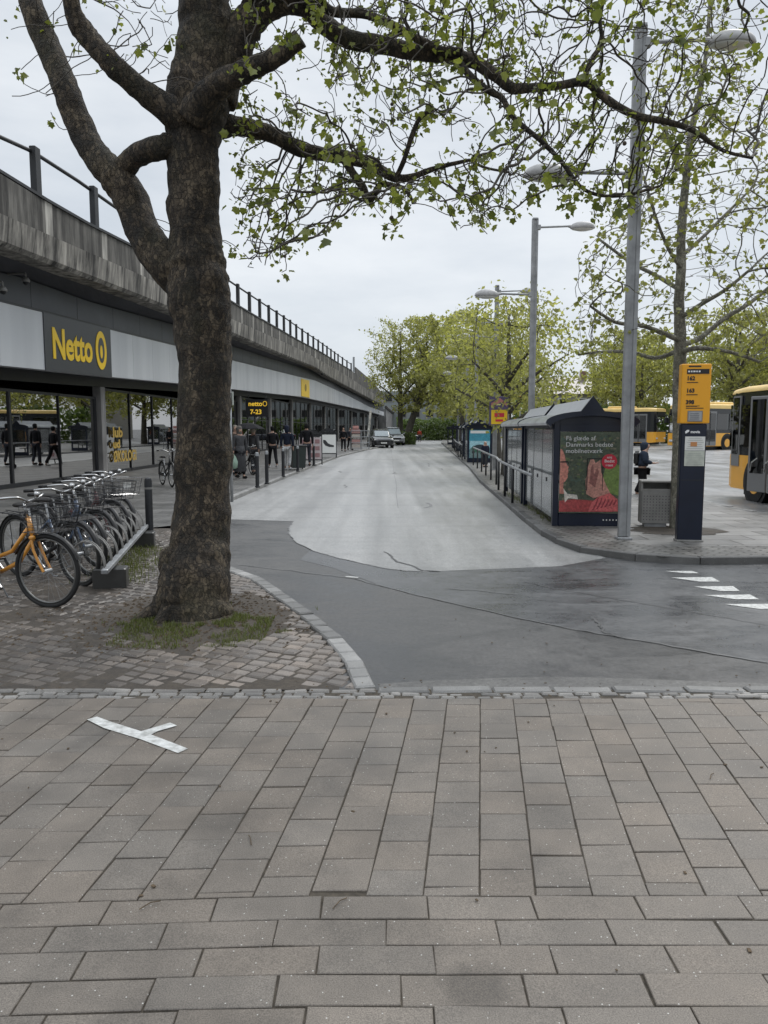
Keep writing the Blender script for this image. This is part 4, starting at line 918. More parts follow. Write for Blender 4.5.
# twig growth
seeds=[];
for name,l in limbs.items():
    if name in('loop','stub'): continue
    pl=catmull(l,4)
    for j,q in enumerate(pl):
        frac=j/len(pl)
        if name in('upright','left','lower','upleft') and frac<.25: continue
        seeds.append((q[:3],-1))
attr=[]; rnd=random.Random(11)
def inpoly(x,y,poly):
    c=False; n=len(poly)
    for i in range(n):
        x1,y1=poly[i]; x2,y2=poly[i-1]
        if (y1>y)!=(y2>y) and x<(x2-x1)*(y-y1)/(y2-y1)+x1: c=not c
    return c
crown=[(224,-160),(820,-160),(820,60),(770,150),(740,165),(700,150),(680,185),(640,215),(600,222),(560,205),(530,190),(505,215),(490,232),(452,238),(440,205),(420,190),(405,236),(380,238),(372,205),(350,215),(330,228),(312,222),(296,250),(284,275),(262,276),(246,262),(236,262),(228,200),(232,120)]
n=0
while n<4300:
    x=rnd.uniform(224,820); y=rnd.uniform(-160,280)
    if not inpoly(x,y,crown): continue
    # thin out towards upper left and the gaps
    if x<330 and y<60 and rnd.random()<.4: continue
    if x>650 and rnd.random()<.5: continue
    if x>700 and rnd.random()<.5: continue
    if 262<x<315 and 22<y<75 and rnd.random()<.8: continue
    if noise.noise(Vector((x*.012,y*.012,2)))<-.22 and rnd.random()<.75: continue
    if y<0 and rnd.random()<.45: continue
    attr.append(tuple(P(x,y,rnd.gauss(7.1,.75)))); n+=1
for i in range(900):   # the part of the crown that stands above and behind the view
    attr.append((rnd.uniform(-3,4),rnd.uniform(5.4,10),rnd.uniform(5.9,8)))
for x,y in [(rnd.uniform(0,100),rnd.uniform(-30,105)) for _ in range(45)]: attr.append(tuple(P(x,y,rnd.gauss(7.3,.3))))
for x,y in [(rnd.uniform(120,180),rnd.uniform(0,75)) for _ in range(45)]: attr.append(tuple(P(x,y,rnd.gauss(7.2,.5))))
ns=len(seeds)
pos,par=colonize(seeds,attr,.075,1.3,.11,70,grav=.12,wig=.3)
r_,ch=pipe(pos,par,ns,.0038,2.3)
b=MB(); twigs(b,pos,par,r_,ch,ns,rmax=.035); 
b.build('twigs',mat('twig_bark',(.05,.042,.032),.8,var=.3,vs=5),tree,world=True,smooth=True)
b=MB(); lrnd=random.Random(5); nl=0
for i in range(ns,len(pos)):
    if r_[i]>.0085: continue
    q=Vector(pos[i]); bare=(q.x<-1.95 and q.z>2)
    cl=noise.noise(q*1.6+Vector((3,1,0)))
    prob=.12+1.5*noise.noise(q*2.6)+.5*cl
    if bare: prob*=.12
    if not ch[i]: prob+=.22
    if random.random()<prob:
        for _ in range(random.choice((2,3,4,4))):
            o=q+Vector((random.gauss(0,.035),random.gauss(0,.035),random.gauss(-.03,.03))); add_leaf(b,o,random.choice((.02,.026,.034,.04,.05,.06,.078))); nl+=1
b.build('leaves',M['leaf'],tree,world=True)
sbm=mat('seed_ball',(.06,.045,.03),.9)
for i in range(26):
    i_=random.randrange(ns,len(pos)); q=Vector(pos[i_])
    if q.x<-1: continue
    b=MB(); b.tube([q,q-Vector((0,0,.1))],.0015,4); c=q-Vector((0,0,.115)); b.lathe([(.001,-.016),(.011,-.011),(.016,0),(.011,.011),(.001,.016)],8,M=T(c))
    b.build('seed_ball',sbm,tree,world=True,smooth=True)
print('main tree nodes',len(pos),'leaves',nl)
# ---- young plane tree behind the totem
def poly_tree(name,label,trunkp,limbp,poly,dep,nattr,step,infl,kill,tip,leafs,lmat,bmat,leafp,extra_box=None,grp=None,iters=50):
    t=thing(name,label,'tree',(trunkp[0][0],trunkp[0][1],0),0,grp)
    b=MB(); rough_limb(b,catmull(trunkp,4),14,.05,5); seeds=[]
    for q in catmull(trunkp,4)[len(catmull(trunkp,4))//3:]: seeds.append((q[:3],-1))
    for l in limbp:
        rough_limb(b,catmull(l,4),7,.05,4)
        for q in catmull(l,4)[4:]: seeds.append((q[:3],-1))
    b.build('trunk',bmat,t,world=True,smooth=True)
    xs_=[q[0] for q in poly]; ys_=[q[1] for q in poly]; at=[]; rn=random.Random(21)
    while len(at)<nattr:
        x=rn.uniform(min(xs_),max(xs_)); y=rn.uniform(min(ys_),max(ys_))
        if inpoly(x,y,poly): at.append(tuple(P(x,y,rn.gauss(*dep))))
    pos,par=colonize(seeds,at,step,infl,kill,iters,grav=.0,wig=.3); ns=len(seeds)
    r_,ch=pipe(pos,par,ns,tip,2.3); b=MB(); twigs(b,pos,par,r_,ch,ns,5,3,rmax=.03); b.build('twigs',bmat,t,world=True,smooth=True)
    b=MB(); k=0
    for i in range(ns,len(pos)):
        if r_[i]>tip*2.8: continue
        if random.random()<leafp*(1+1.2*noise.noise(Vector(pos[i])*1.1)):
            for _ in range(random.choice((1,2,3))):
                add_leaf(b,Vector(pos[i])+Vector([random.gauss(0,.05) for _ in range(3)]),random.uniform(*leafs),.35); k+=1
    b.build('leaves',lmat,t,world=True); print(name,len(pos),k); return t
YT=12.9
yt=[W(677,534,YT,8),W(678,500,YT,7),W(679,440,YT,6.5),W(679,400,YT,6.3),W(680,360,YT,6),W(680,330,YT,5.5),W(679,300,YT,5),W(681,270,YT,4.6),W(681,240,YT,4.3),W(683,210,YT,4),W(686,180,YT,3.6),W(690,140,YT,3.2),W(698,100,YT,2.6),W(706,55,YT,2),W(710,0,YT,1.4),W(712,-50,YT,1)]
yl=[BR((680,340,YT,3),(660,332,YT-.4,2.4),(640,325,YT-.6,2.2),(615,322,YT-.8,1.8),(590,306,YT-1,1.2)),
    BR((680,345,YT,3),(700,338,YT+.4,2.6),(725,318,YT+.6,2.2),(750,303,YT+.7,2),(775,282,YT+.8,1.5)),
    BR((680,352,YT,3),(700,348,YT-.4,2.2),(730,352,YT-.7,1.8),(760,362,YT-.9,1.3)),
    BR((680,350,YT,2.4),(655,358,YT+.6,2),(630,352,YT+.9,1.8),(600,352,YT+1.2,1.4),(578,355,YT+1.3,1)),
    BR((680,318,YT,2.4),(700,305,YT-.4,2.1),(725,290,YT-.8,1.8),(752,268,YT-1,1.3)),
    BR((680,290,YT,2.4),(655,275,YT+.4,2),(630,262,YT+.7,1.7),(600,240,YT+.9,1.2)),
    BR((682,255,YT,2.2),(700,240,YT+.5,1.8),(725,215,YT+.7,1.5),(750,190,YT+.9,1)),
    BR((681,268,YT,2),(668,248,YT-.5,1.7),(655,215,YT-.8,1.4),(645,180,YT-.8,1)),
    BR((687,180,YT,1.8),(672,150,YT+.3,1.4),(660,105,YT+.4,1)),
    BR((690,145,YT,1.7),(712,115,YT-.3,1.4),(728,75,YT-.4,1))]
poly_tree('young_plane_tree','slender young plane tree with sparse spring leaves behind the yellow bus stop totem',yt,yl,
 [(566,300),(575,262),(600,225),(625,190),(640,130),(652,60),(668,-40),(740,-60),(748,40),(760,110),(800,170),(840,240),(850,320),(800,352),(768,358),(720,352),(690,338),(650,345),(610,362),(570,355)],(YT,.95),2100,.13,1.6,.2,.0052,(.05,.1),M['leaf2'],M['bark2'],.5)
# ---- generic far trees, grown once and copied
def gen_tree(seed,h,cr,tr_h,nattr,leafn,lsize,lm,label,grp,loc,trunk_r=.2,lean=0.0):
    rn=random.Random(seed); t=thing('street_tree',label,'tree',loc,0,grp)
    pts=[(0,0,-.1,trunk_r*1.25),(lean*.1,0,tr_h*.35,trunk_r),(lean*.4,.05,tr_h*.8,trunk_r*.85),(lean*.8,.1,tr_h*1.25,trunk_r*.7),(lean,0,h*.6,trunk_r*.42),(lean,.1,h*.85,trunk_r*.18)]
    b=MB(); cp=catmull(pts,4); rough_limb(b,cp,10,.06,3); seeds=[(q[:3],-1) for q in cp[6:]]
    for k in range(8):
        a=k*2.4+rn.random(); z0=tr_h*(.85+.12*k); z0=min(z0,h*.7); q=[(lean*z0/h*1.5,0,z0,trunk_r*.45),(math.cos(a)*cr*.35+lean,math.sin(a)*cr*.35,z0+h*.1,trunk_r*.3),(math.cos(a)*cr*.7+lean,math.sin(a)*cr*.7,z0+h*.18,trunk_r*.16)]
        l=catmull(q,3); rough_limb(b,l,6,.05,3); seeds+=[(v[:3],-1) for v in l[3:]]
    b.build('trunk',M['bark_far'],t,smooth=True)
    at=[]; zc=(h+tr_h*.8)/2; hh=(h-tr_h*.8)/2
    while len(at)<nattr:
        x,y,z=[rn.uniform(-1,1) for _ in range(3)]; r=math.sqrt(x*x+y*y+z*z); v=Vector((x,y,z))
        if r>1 +.55*noise.noise(v*1.6+Vector((seed,0,0))): continue
        at.append((lean+x*cr,y*cr,zc+z*hh*(1 if z<0 else 1.0)))
    pos,par=colonize(seeds,at,.35,3.5,.5,30,wig=.3); ns=len(seeds); r_,ch=pipe(pos,par,ns,.012,2.3)
    b=MB(); twigs(b,pos,par,r_,ch,ns,4,3,rmax=.08); b.build('twigs',M['bark_far'],t,smooth=True)
    tips=[i for i in range(ns,len(pos)) if r_[i]<.035]; b=MB(); rr=random.Random(seed+1)
    for i in range(leafn):
        q=Vector(pos[rr.choice(tips)])+Vector([rr.gauss(0,.22) for _ in range(3)]); s_=rr.uniform(*lsize)
        n_=Vector([rr.gauss(0,1) for _ in range(3)]).normalized(); a=n_.orthogonal().normalized(); c=n_.cross(a); an=rr.uniform(0,6.28); a2=a*math.cos(an)+c*math.sin(an); c2=n_.cross(a2)
        k=len(b.v); b.v+=[tuple(q-a2*s_*.5),tuple(q+c2*s_*.32-a2*.1*s_),tuple(q+a2*s_*.6),tuple(q-c2*s_*.32+a2*.05*s_)]; b.f.append([k,k+1,k+2,k+3]); b.m.append(0)
    b.build('leaves',lm,t); return t
def copy_at(src,loc,rz,sc,label,grp):
    c=copy_tree(src); c.location=loc; c.rotation_euler=(0,0,rz); c.scale=(sc,sc,sc*random.uniform(.95,1.08)); c['label']=label; c['group']=grp; return c
g1='trees lining the bus stop island'
q=G(505,477,.09)
ti=gen_tree(3,6.7,2.75,2.0,330,5200,(.09,.19),M['leaf_far'],'yellow green plane tree on the island behind the first bus shelters',g1,(4.5,28.2,.09),.2)
# left far pair by the parked cars
tl=gen_tree(5,14.8,4.6,4.8,460,6000,(.14,.3),M['leaf_far'],'tall airy tree with upright trunk beside the parked cars','trees at the street end',(1.9,90,0),.34)
tb=gen_tree(9,12,5.8,3.2,360,8000,(.2,.4),M['leaf_far'],'round yellow green tree on the far bus island',g1,(8.2,66,.09),.28)
copy_at(ti,(6.4,44,.09),2.1,1.28,'second island tree beyond the teal advert shelter',g1)
copy_at(tb,(9.3,86,.09),1.2,1.12,'bushy island tree farthest down the street above the small shelters',g1)
tlean=gen_tree(13,14.5,5.4,4.6,400,7000,(.2,.42),M['leaf_far'],'leaning tree with thick slanted trunk just right of the parked cars','trees at the street end',(2.6,88,0),.42,lean=2.2)
copy_at(tl,(10.5,104,0),1.9,1.0,'tall far tree rising behind the walking person in red','trees at the street end')
copy_at(tl,(13,118,0),4.0,.95,'farthest thin tree seen between the island crowns','trees at the street end')
g2='trees beyond the bus plaza'
bx=[(17,62,.95),(22.5,68,1.05),(28,64,1.0),(33.5,66,1.1),(39,62,1.05),(45,66,1.1),(51,62,1.0),(25,78,1.1),(36,80,1.15),(47,80,1.2),(14,76,1.0),(57,70,1.1),(19,92,1.1),(31,96,1.2),(64,66,1.1)]
desc=['in the gap between first shelter and lamp post','just left of the yellow totem above the far bus','directly above the yellow far bus roof','right of the totem over the second far bus','over the rear end of the nearest bus','at the right picture edge behind the near bus','beyond the right picture edge side of the plaza','in the second row behind the far bus','in the second row right of the totem','in the back row at the far right','near the white house by the shelter roof','at the outer right of the plaza','in the rear behind the white house','rearmost above the parked buses','last one at the far right plaza corner']
kinds=['yellow green leafy tree','loose pale green tree']
for i,(x,y,s_) in enumerate(bx):
    if i in (0,10,12): continue
    src=(tb,tlean,tl)[(0,0,1,0,0,1,0,0,1,0,0,1,0,1,0)[i]]
    copy_at(src,(x,y,gz(x,y)),random.uniform(0,6),s_*random.uniform(.72,.86),f'{kinds[0 if src is tb else 1]} {desc[i]}',g2)
# ================================================================ BUS SHELTERS
SA=-.05   # street direction in the island, small turn to the right
def shelter(x,y,L,label,rz=None,poster=None,bays=3,front=True):
    """local: x across (0 = road side), y along the street away from the camera"""
    t=thing('bus_shelter',label,'bus shelter',(x,y,.088),SA if rz is None else rz,'dark blue bus shelters on the island')
    Wd=1.22; He=1.86; t.scale=(1,1,.935)
    for px_,py_ in ((0,0),(Wd,0),(0,L),(Wd,L)):
        if front and py_==0: continue
        b=MB(); b.box((px_,py_,He/2),(.09,.09,He),bev=.008); b.build('post',M['navy'],t)
    # end frame panel with arch
    if front:
        b=MB(); b.box((.045,0,1.0),(.1,.11,2.0),bev=.01); b.box((Wd-.045,0,1.0),(.1,.11,2.0),bev=.01); b.box((Wd/2,0,.12),(Wd-.19,.1,.24),bev=.01)
        b.box((Wd/2,0,1.80),(Wd-.19,.1,.13))
        ar=[(.0-.02,1.86)]+[(Wd/2+ (Wd/2+.04)*math.cos(a),1.86+.18*math.sin(a)) for a in [PI-PI*k/14 for k in range(1,14)]]+[(Wd+.02,1.86)]
        k=len(b.v); n=len(ar); b.v+=[(px_,-.05,z) for px_,z in ar]+[(px_,.05,z) for px_,z in ar]; b.f+=[[k+i for i in range(n)],[k+n+i for i in range(n)][::-1]]+[[k+i,k+(i+1)%n,k+n+(i+1)%n,k+n+i] for i in range(n)]; b.m+=[0]*(n+2)
        b.build('end_frame',M['navy'],t)
    # roof: barrel with eaves
    b=MB(); pr=[]; 
    for k in range(15):
        a=PI-PI*k/14; pr.append((Wd/2+(Wd/2+.17)*math.cos(a),1.89+.2*math.sin(a)))
    n=len(pr); y0,y1=-.16,L+.12
    for yy in (y0,y1):
        b.v+=[(q[0],yy,q[1]) for q in pr]+[(Wd/2+(q[0]-Wd/2)*.97,yy,q[1]-.045) for q in pr[::-1]]
    m=2*n; b.f+=[[i,(i+1)%m,m+(i+1)%m,m+i] for i in range(m)]+[list(range(m))[::-1],[m+i for i in range(m)]]; b.m+=[0]*(m+2)
    r=b.build('roof',M['shelter_roof'],t,auto=40)
    for yy in (y0-.015,y1+.005): 
        b=MB(); k=len(b.v); b.v+=[(q[0],yy-.02,q[1]+.012) for q in pr]+[(Wd/2+(q[0]-Wd/2)*.9,yy-.02,q[1]-.075) for q in pr[::-1]]; mm_=len(b.v)-k
        b.v+=[(v[0],v[1]+.05,v[2]) for v in b.v[k:k+mm_]]; b.f+=[[k+i,k+(i+1)%mm_,k+mm_+(i+1)%mm_,k+mm_+i] for i in range(mm_)]+[[k+i for i in range(mm_)][::-1],[k+mm_+i for i in range(mm_)]]; b.m+=[0]*(mm_+2)
        b.build('roof_edge',M['navy'],r)
    for i in range(1,bays):
        yy=y0+(y1-y0)*i/bays; b=MB()
        for a_,c_ in zip(pr,pr[1:]): b.v+=[(a_[0],yy-.012,a_[1]+.004),(a_[0],yy+.012,a_[1]+.004),(c_[0],yy+.012,c_[1]+.004),(c_[0],yy-.012,c_[1]+.004)]; k=len(b.v)-4; b.f.append([k,k+1,k+2,k+3]); b.m.append(0)
        b.build('roof_seam',M['black_metal'],r)
    # ridge skylight prism
    b=MB(); c=Wd/2; tri=[(c-.2,2.07),(c,2.33),(c+.2,2.07)]
    b.v=[(a,y0+.03,z) for a,z in tri]+[(a,y1-.03,z) for a,z in tri]; b.f=[[0,1,4,3],[1,2,5,4],[0,3,5,2]]; b.m=[0]*3; b.build('skylight',pm('skylight_pale',(.3,.31,.33)),r)
    b=MB(); b.v=[(a,y0+.0,z) for a,z in [(c-.22,2.06),(c,2.37),(c+.22,2.06)]]+[(a,y0+.06,z) for a,z in [(c-.22,2.06),(c,2.37),(c+.22,2.06)]]; b.f=[[0,1,2],[5,4,3],[0,3,4,1],[1,4,5,2],[2,5,3,0]]; b.m=[0]*5; b.build('gable',M['navy'],r)
    # rails along top and glass wall on the road side, and far side open with a bench
    b=MB(); b.box((0,L/2,1.83),(.07,L-.1,.09)); b.box((Wd,L/2,1.83),(.07,L-.1,.09)); b.build('eave_beam',M['navy'],t)
    for i in range(bays):
        a_=.1+(L-.2)*i/bays; c_=.1+(L-.2)*(i+1)/bays
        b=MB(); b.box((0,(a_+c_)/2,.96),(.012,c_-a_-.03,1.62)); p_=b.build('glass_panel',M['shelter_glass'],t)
        b=MB(); b.box((0,c_-.0,.96),(.02,.018,1.66)); b.build('glazing_bar',M['black_metal'],p_)
        b=MB(); q=Vector((-.012,(a_+c_)/2,.82)); b.box(q,(.012,.06,.075),bev=.004); b.build('marker_dot',M['ink'],p_)
    b=MB(); b.box((Wd-.35,L*.5,.46),(.34,L*.6,.04),bev=.01); b.box((Wd-.35,L*.3,.22),(.06,.06,.44)); b.box((Wd-.35,L*.7,.22),(.06,.06,.44)); b.build('bench',M['grey_paint'],t)
    for i in range(2):
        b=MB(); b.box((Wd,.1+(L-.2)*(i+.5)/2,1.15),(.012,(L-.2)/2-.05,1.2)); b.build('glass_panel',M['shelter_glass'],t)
    if poster: poster(t,Wd)
    return t
def pm(n,c): 
    if n.startswith('ad_'): c=tuple(min(.8,x*1.45) for x in c)
    if n not in M: M[n]=mat(n,c,.35,var=.32 if n.startswith('ad_') else .12,vs=26 if n.startswith('ad_') else 9)
    return M[n]
def poly_on(t,par,pts,z,m,name='print_shape',dz=.003):
    """flat shape on an upright poster facing -y; pts (x,z)"""
    b=MB(); n=len(pts); y=-.055-z; b.v=[(x,y,q) for x,q in pts]+[(x,y+dz,q) for x,q in pts]; b.f=[list(range(n)),[n+i for i in range(n)][::-1]]+[[i,(i+1)%n,n+(i+1)%n,n+i] for i in range(n)]; b.m=[0]*(n+2); return b.build(name,m,par)
def circ(cx,cz,rx,rz,n=20,a0=0,a1=2*PI): return [(cx+rx*math.cos(a0+(a1-a0)*k/n),cz+rz*math.sin(a0+(a1-a0)*k/n)) for k in range(n)]
def poster_red(t,Wd):
    # inside frame x .10-1.12, z .25-1.73
    b=MB(); b.box((Wd/2,-.045,.985),(Wd-.2,.02,1.48)); f=b.build('advert_panel',pm('ad_dark_green',(.055,.07,.045)),t)
    p=poly_on
    rn=random.Random(4)
    b=MB(); 
    for i in range(260):
        x=rn.uniform(.13,1.09); z=rn.uniform(.5,1.66); r=rn.uniform(.012,.04); 
        k=len(b.v); n=6; b.v+=[(x+r*math.cos(a*PI/3+i),-.0562-i*2e-6,z+r*.7*math.sin(a*PI/3+i)) for a in range(n)]; b.f.append([k+j for j in range(n)]); b.m.append(i%4)
    b.build('foliage_print',[pm('ad_g1',(.09,.12,.05)),pm('ad_g2',(.03,.045,.03)),pm('ad_g3',(.13,.12,.08)),pm('ad_g4',(.05,.08,.06))],f)
    p(t,f,[(.82,.66),(1.115,.56),(1.115,1.12),(.9,1.2),(.84,.95)],.004,pm('ad_lawn',(.13,.19,.05)))
    p(t,f,[(.105,1.42),(.14,1.40),(.18,1.30),(.2,1.18),(.225,1.12),(.255,1.09),(.235,1.05),(.25,1.0),(.235,.96),(.24,.9),(.2,.83),(.17,.8),(.165,.7),(.2,.6),(.105,.6)],.006,pm('ad_skin',(.42,.17,.13)))
    p(t,f,[(.105,1.19),(.23,1.2),(.25,1.17),(.265,1.10),(.255,1.10),(.235,1.17),(.105,1.17)],.009,M['ink'])
    p(t,f,[(.105,.27),(.105,.47),(.35,.5),(.75,.47),(1.0,.38),(1.02,.27)],.006,pm('ad_red_cloth',(.3,.05,.05)))
    p(t,f,[(.2,.44),(.26,.52),(.42,.5),(.4,.58),(.24,.6),(.17,.7),(.19,.55)],.009,pm('ad_white_collar',(.5,.47,.42)))
    p(t,f,[(.66,.45),(.78,.56),(.95,.62),(1.09,.5),(1.10,.28),(.6,.28)],.008,pm('ad_pink_sleeve',(.45,.1,.1)))
    for k in range(6): p(t,f,[(.66+.07*k,.30+.02*k),(.72+.07*k,.42+.02*k),(.76+.06*k,.55-.012*k),(.77+.06*k,.52-.012*k),(.74+.07*k,.41+.02*k),(.69+.07*k,.30+.02*k)],.011,pm('ad_fold',(.22,.03,.04)))
    p(t,f,[(.56,.60),(.54,.82),(.575,1.1),(.62,1.24),(.66,1.25),(.7,1.16),(.78,1.22),(.8,1.0),(.88,.78),(.96,.62),(.8,.56),(.68,.52)],.010,pm('ad_hand',(.40,.2,.16)))
    p(t,f,[(.555,.66),(.555,1.25),(.83,1.25),(.83,.66),(.82,.66),(.82,1.23),(.57,1.23),(.57,.66)],.0135,M['ink'])
    p(t,f,[(.6,.8),(.63,1.1),(.66,1.14),(.68,.95),(.73,1.08),(.76,1.0),(.7,.72)],.0135,pm('ad_hand_dark',(.2,.08,.07)))
    for i,s_ in enumerate(('Få glæde af','Danmarks bedste','mobilnetværk')):
        text('headline',s_,.112,M['white_text'],f,T((.19,-.068,1.575-.115*i))@RX(PI/2),bold=0,ext=.002)
    bd=p(t,f,circ(.93,1.19,.13,.135,28),.014,M['red'],'round_badge')
    for i,(s_,sz) in enumerate((('NYE',.045),('Bedst',.075),('i test',.06))): text('badge_text',s_,sz,M['white_text'],bd,T((.93,-.074,1.245-.07*i))@RX(PI/2),align='CENTER',ext=.001,bold=.001)
    b=MB()
    for k in range(5): b.box((.86+k*.055,-.056,.12),(.018,.008,.022))
    b.build('maker_mark',M['paper'],f)
    b=MB(); b.box((Wd/2,-.086,.985),(Wd-.21,.006,1.47)); b.build('advert_glass',glassm('ad_glass',(.97,.97,.97),1.12,.03),f)
def poster_teal(t,Wd):
    b=MB(); b.box((Wd/2,-.045,.985),(Wd-.2,.02,1.48)); f=b.build('advert_panel',pm('ad_teal',(.035,.18,.24)),t); p=poly_on
    p(t,f,[(.11,.26),(1.11,.26),(1.11,1.15),(.11,1.15)],.004,pm('ad_pale_teal',(.22,.38,.42)))
    p(t,f,[(.11,.26),(1.11,.26),(1.11,.8),(.9,.95),(.3,.9),(.11,.7)],.007,pm('ad_grey',(.1,.15,.15)))
    p(t,f,circ(.62,.72,.42,.2),.010,pm('ad_car_green',(.03,.09,.06))); p(t,f,circ(.62,.83,.28,.13),.013,pm('ad_car_glass',(.02,.03,.035)))
    p(t,f,circ(.3,.55,.07,.07),.014,M['ink']); p(t,f,circ(.92,.55,.07,.07),.014,M['ink'])
    p(t,f,[(.15,1.55),(1.05,1.55),(1.05,1.69),(.15,1.69)],.006,M['paper'])
shelter(2.9,13.2,3.5,'nearest dark blue bus shelter with red mobile network advert on its end panel',poster=poster_red)
shelter(3.1,17.15,3.4,'second bus shelter with arched roof standing right behind the advert shelter',front=False,bays=3)
shelter(4.15,38.5,4.0,'blue bus shelter with teal car advert on its end panel',rz=-.075,poster=poster_teal)
shelter(4.75,46.5,4.0,'open bus shelter holding waiting people behind the teal advert shelter',rz=-.075)
shelter(5.45,58,4.0,'small far bus shelter beside a thin grey post, third up the street',rz=-.09)
shelter(6.0,68,4.0,'fourth far bus shelter with pale glass up the street',rz=-.09)
shelter(6.9,84,5.0,'farthest small bus shelter near the end of the kerb',rz=-.09)
# ================================================================ RAILING on the island
rp=[G(538,483,.09),None]
t=thing('guard_railing','long low steel guard railing between the road and the bus shelters','railing',(3.4,20,.088))
pts=[(2.72,14.2),(2.79,15.6),(2.88,17.2),(2.99,19.0),(3.13,21),(3.36,23),(3.5,25.2),(3.65,27.6),(3.8,30),(3.95,32.6),(4.1,35.4)]
b=MB(); b.tube([(x,y,.9) for x,y in pts],.034,8); b.build('top_rail',M['lamp_steel'],t,world=True,smooth=True)
for x,y in pts[2:]:
    b=MB(); b.tube([(x,y,.06),(x,y,  .89)],.03,8); b.build('railing_post',M['rail_metal'],t,world=True,smooth=True)
t=thing('guard_railing','farther piece of steel guard railing leading past the far shelters','railing',(4.6,45,.088))
pts=[(4.45,41.5),(4.6,44),(4.75,46.5),(4.95,49.5),(5.15,52.5),(5.4,56),(5.8,61),(6.2,66)]
b=MB(); b.tube([(x-.25,y,.9) for x,y in pts],.034,6); b.build('top_rail',M['lamp_steel'],t,world=True,smooth=True)
for x,y in pts:
    b=MB(); b.tube([(x-.25,y,.06),(x-.25,y,  .89)],.03,6); b.build('railing_post',M['rail_metal'],t,world=True,smooth=True)
# ================================================================ STREET LAMPS
def lamp(x,y,label):
    t=thing('street_lamp',label,'street lamp',(x,y,.088),SA*.5,'double-armed street lamps along the island')
    Hh=7.32; 
    b=MB(); b.box((0,.02,.02),(.22,.2,.04),bev=.01); b.build('base_plate',M['lamp_steel'],t)
    b=MB()
    prof=[(-.085,-.04),(-.03,-.04),(-.03,-.025),(.03,-.025),(.03,-.04),(.085,-.04),(.085,.05),(.05,.085),(-.05,.085),(-.085,.05)]
    b.prism(prof,.05,Hh,0,Matrix.Diagonal((1,1,1,1))); b.build('pole',M['lamp_steel'],t)
    b=MB(); b.box((0,0,Hh+.005),(.15,.13,.05),bev=.01); b.build('pole_cap',M['lamp_steel'],t)
    for s_,z in ((1,7.1),(-1,5.32)):
        b=MB(); b.tube([(s_*.06,0,z),(s_*1.0,0,z+.03)],.028,8); b.box((s_*.1,0,z),(.1,.11,.13),bev=.01); a=b.build('arm',M['lamp_steel'],t)
        h=MB(); h.lathe([(.30,-.07),(.315,-.05),(.30,0),(.26,.05),(.18,.09),(.07,.115),(.001,.12)],26,M=T((s_*1.28,0,z+.03)),sx=1.08,sy=.55); h.box((s_*1.0,0,z+.02),(.22,.09,.07),bev=.02); h.build('lamp_shade',M['lamp_shade'],a,auto=45)
        h=MB(); h.lathe([(.28,-.071),(.26,-.095),(.12,-.13),(.001,-.135)],22,M=T((s_*1.28,0,z+.03)),sx=1.08,sy=.55); h.build('lens',M['lamp_glass'],a,smooth=True)
    return t
for (x,y,l) in ((3.63,11.55,'tallest nearest street lamp with two domed heads in front of the advert shelter'),(4.1,21.6,'second street lamp rising behind the first two shelters'),(4.5,31.4,'third street lamp among the island tree crowns'),(4.8,40.5,'fourth street lamp beside the teal advert shelter'),(5.5,51.5,'fifth street lamp, small, above the far shelters'),(6.3,66,'farthest street lamp with low heads against the trees')): lamp(x,y,l)
# ================================================================ TOTEM, BIN
q=G(688,541,.088); t=thing('bus_stop_totem','tall navy and yellow bus stop totem listing routes 162, 163 and 398','bus stop sign',(q.x,q.y,.088),-.12); t.scale=(.91,1,.924)
Wt=.39; b=MB(); b.box((0,0,.94),(Wt,.15,1.88),bev=.012); bd=b.build('totem_body',M['navy'],t)
b=MB(); b.box((0,0,.015),(Wt+.03,.2,.03),bev=.005); b.build('base_plate',M['grey_paint'],t)
b=MB(); b.box((0,0,2.35),(.455,.17,.93),bev=.012); yp=b.build('yellow_head',M['totem_yellow'],t)
b=MB(); b.box((.02,-.088,2.695),(.34,.006,.075)); b.build('header_bar',M['ink'],yp)
b=MB(); b.box((-.03,-.087,2.775),(.19,.004,.022)); b.build('header_line',M['ink'],yp)
b=MB(); 
for k,wd in enumerate((.03,.022,.034,.02,.028)): b.box((-.12+k*.04,-.093,2.695),(wd,.003,.024))
b.build('header_marks',M['white_text'],yp)
for i,(s_,z) in enumerate((('162',2.56),('163',2.37),('398',2.19))):
    text('route_number',s_,.085,M['ink'],yp,T((-.15,-.087,z))@RX(PI/2),bold=.004,ext=.002)
    b=MB(); b.box((-.06,-.087,z-.035),(.17,.004,.012)); 
    if i==2: b.box((-.01,-.087,z-.065),(.27,.004,.012)); b.box((-.04,-.087,z-.03),(.21,.004,.008))
    b.build('route_line',M['ink'],yp)
b=MB(); b.box((0,-.088,2.0),(.23,.01,.17)); b.build('display_frame',M['grey_paint'],yp)
b=MB(); b.box((0,-.095,2.0),(.2,.004,.14)); ds=b.build('display',pm('lcd',(.35,.35,.35)),yp)
b=MB()
for k in range(4): b.box((-.01,-.099,1.955+.03*k),(.15-.02*(k%2),.003,.008))
b.build('display_text',pm('lcd_dark',(.12,.12,.14)),ds)
text('operator_name','movia',.06,M['white_text'],bd,T((-.055,-.079,1.735))@RX(PI/2),bold=.002,ext=.001)
b=MB(); b.prism([(-.02,-.03),(.03,.0),(.035,.03),(.0,.03),(-.03,0)],0,.003,0,T((-.11,-.076,1.755))@RX(PI/2)); b.build('operator_mark',M['white_text'],bd)
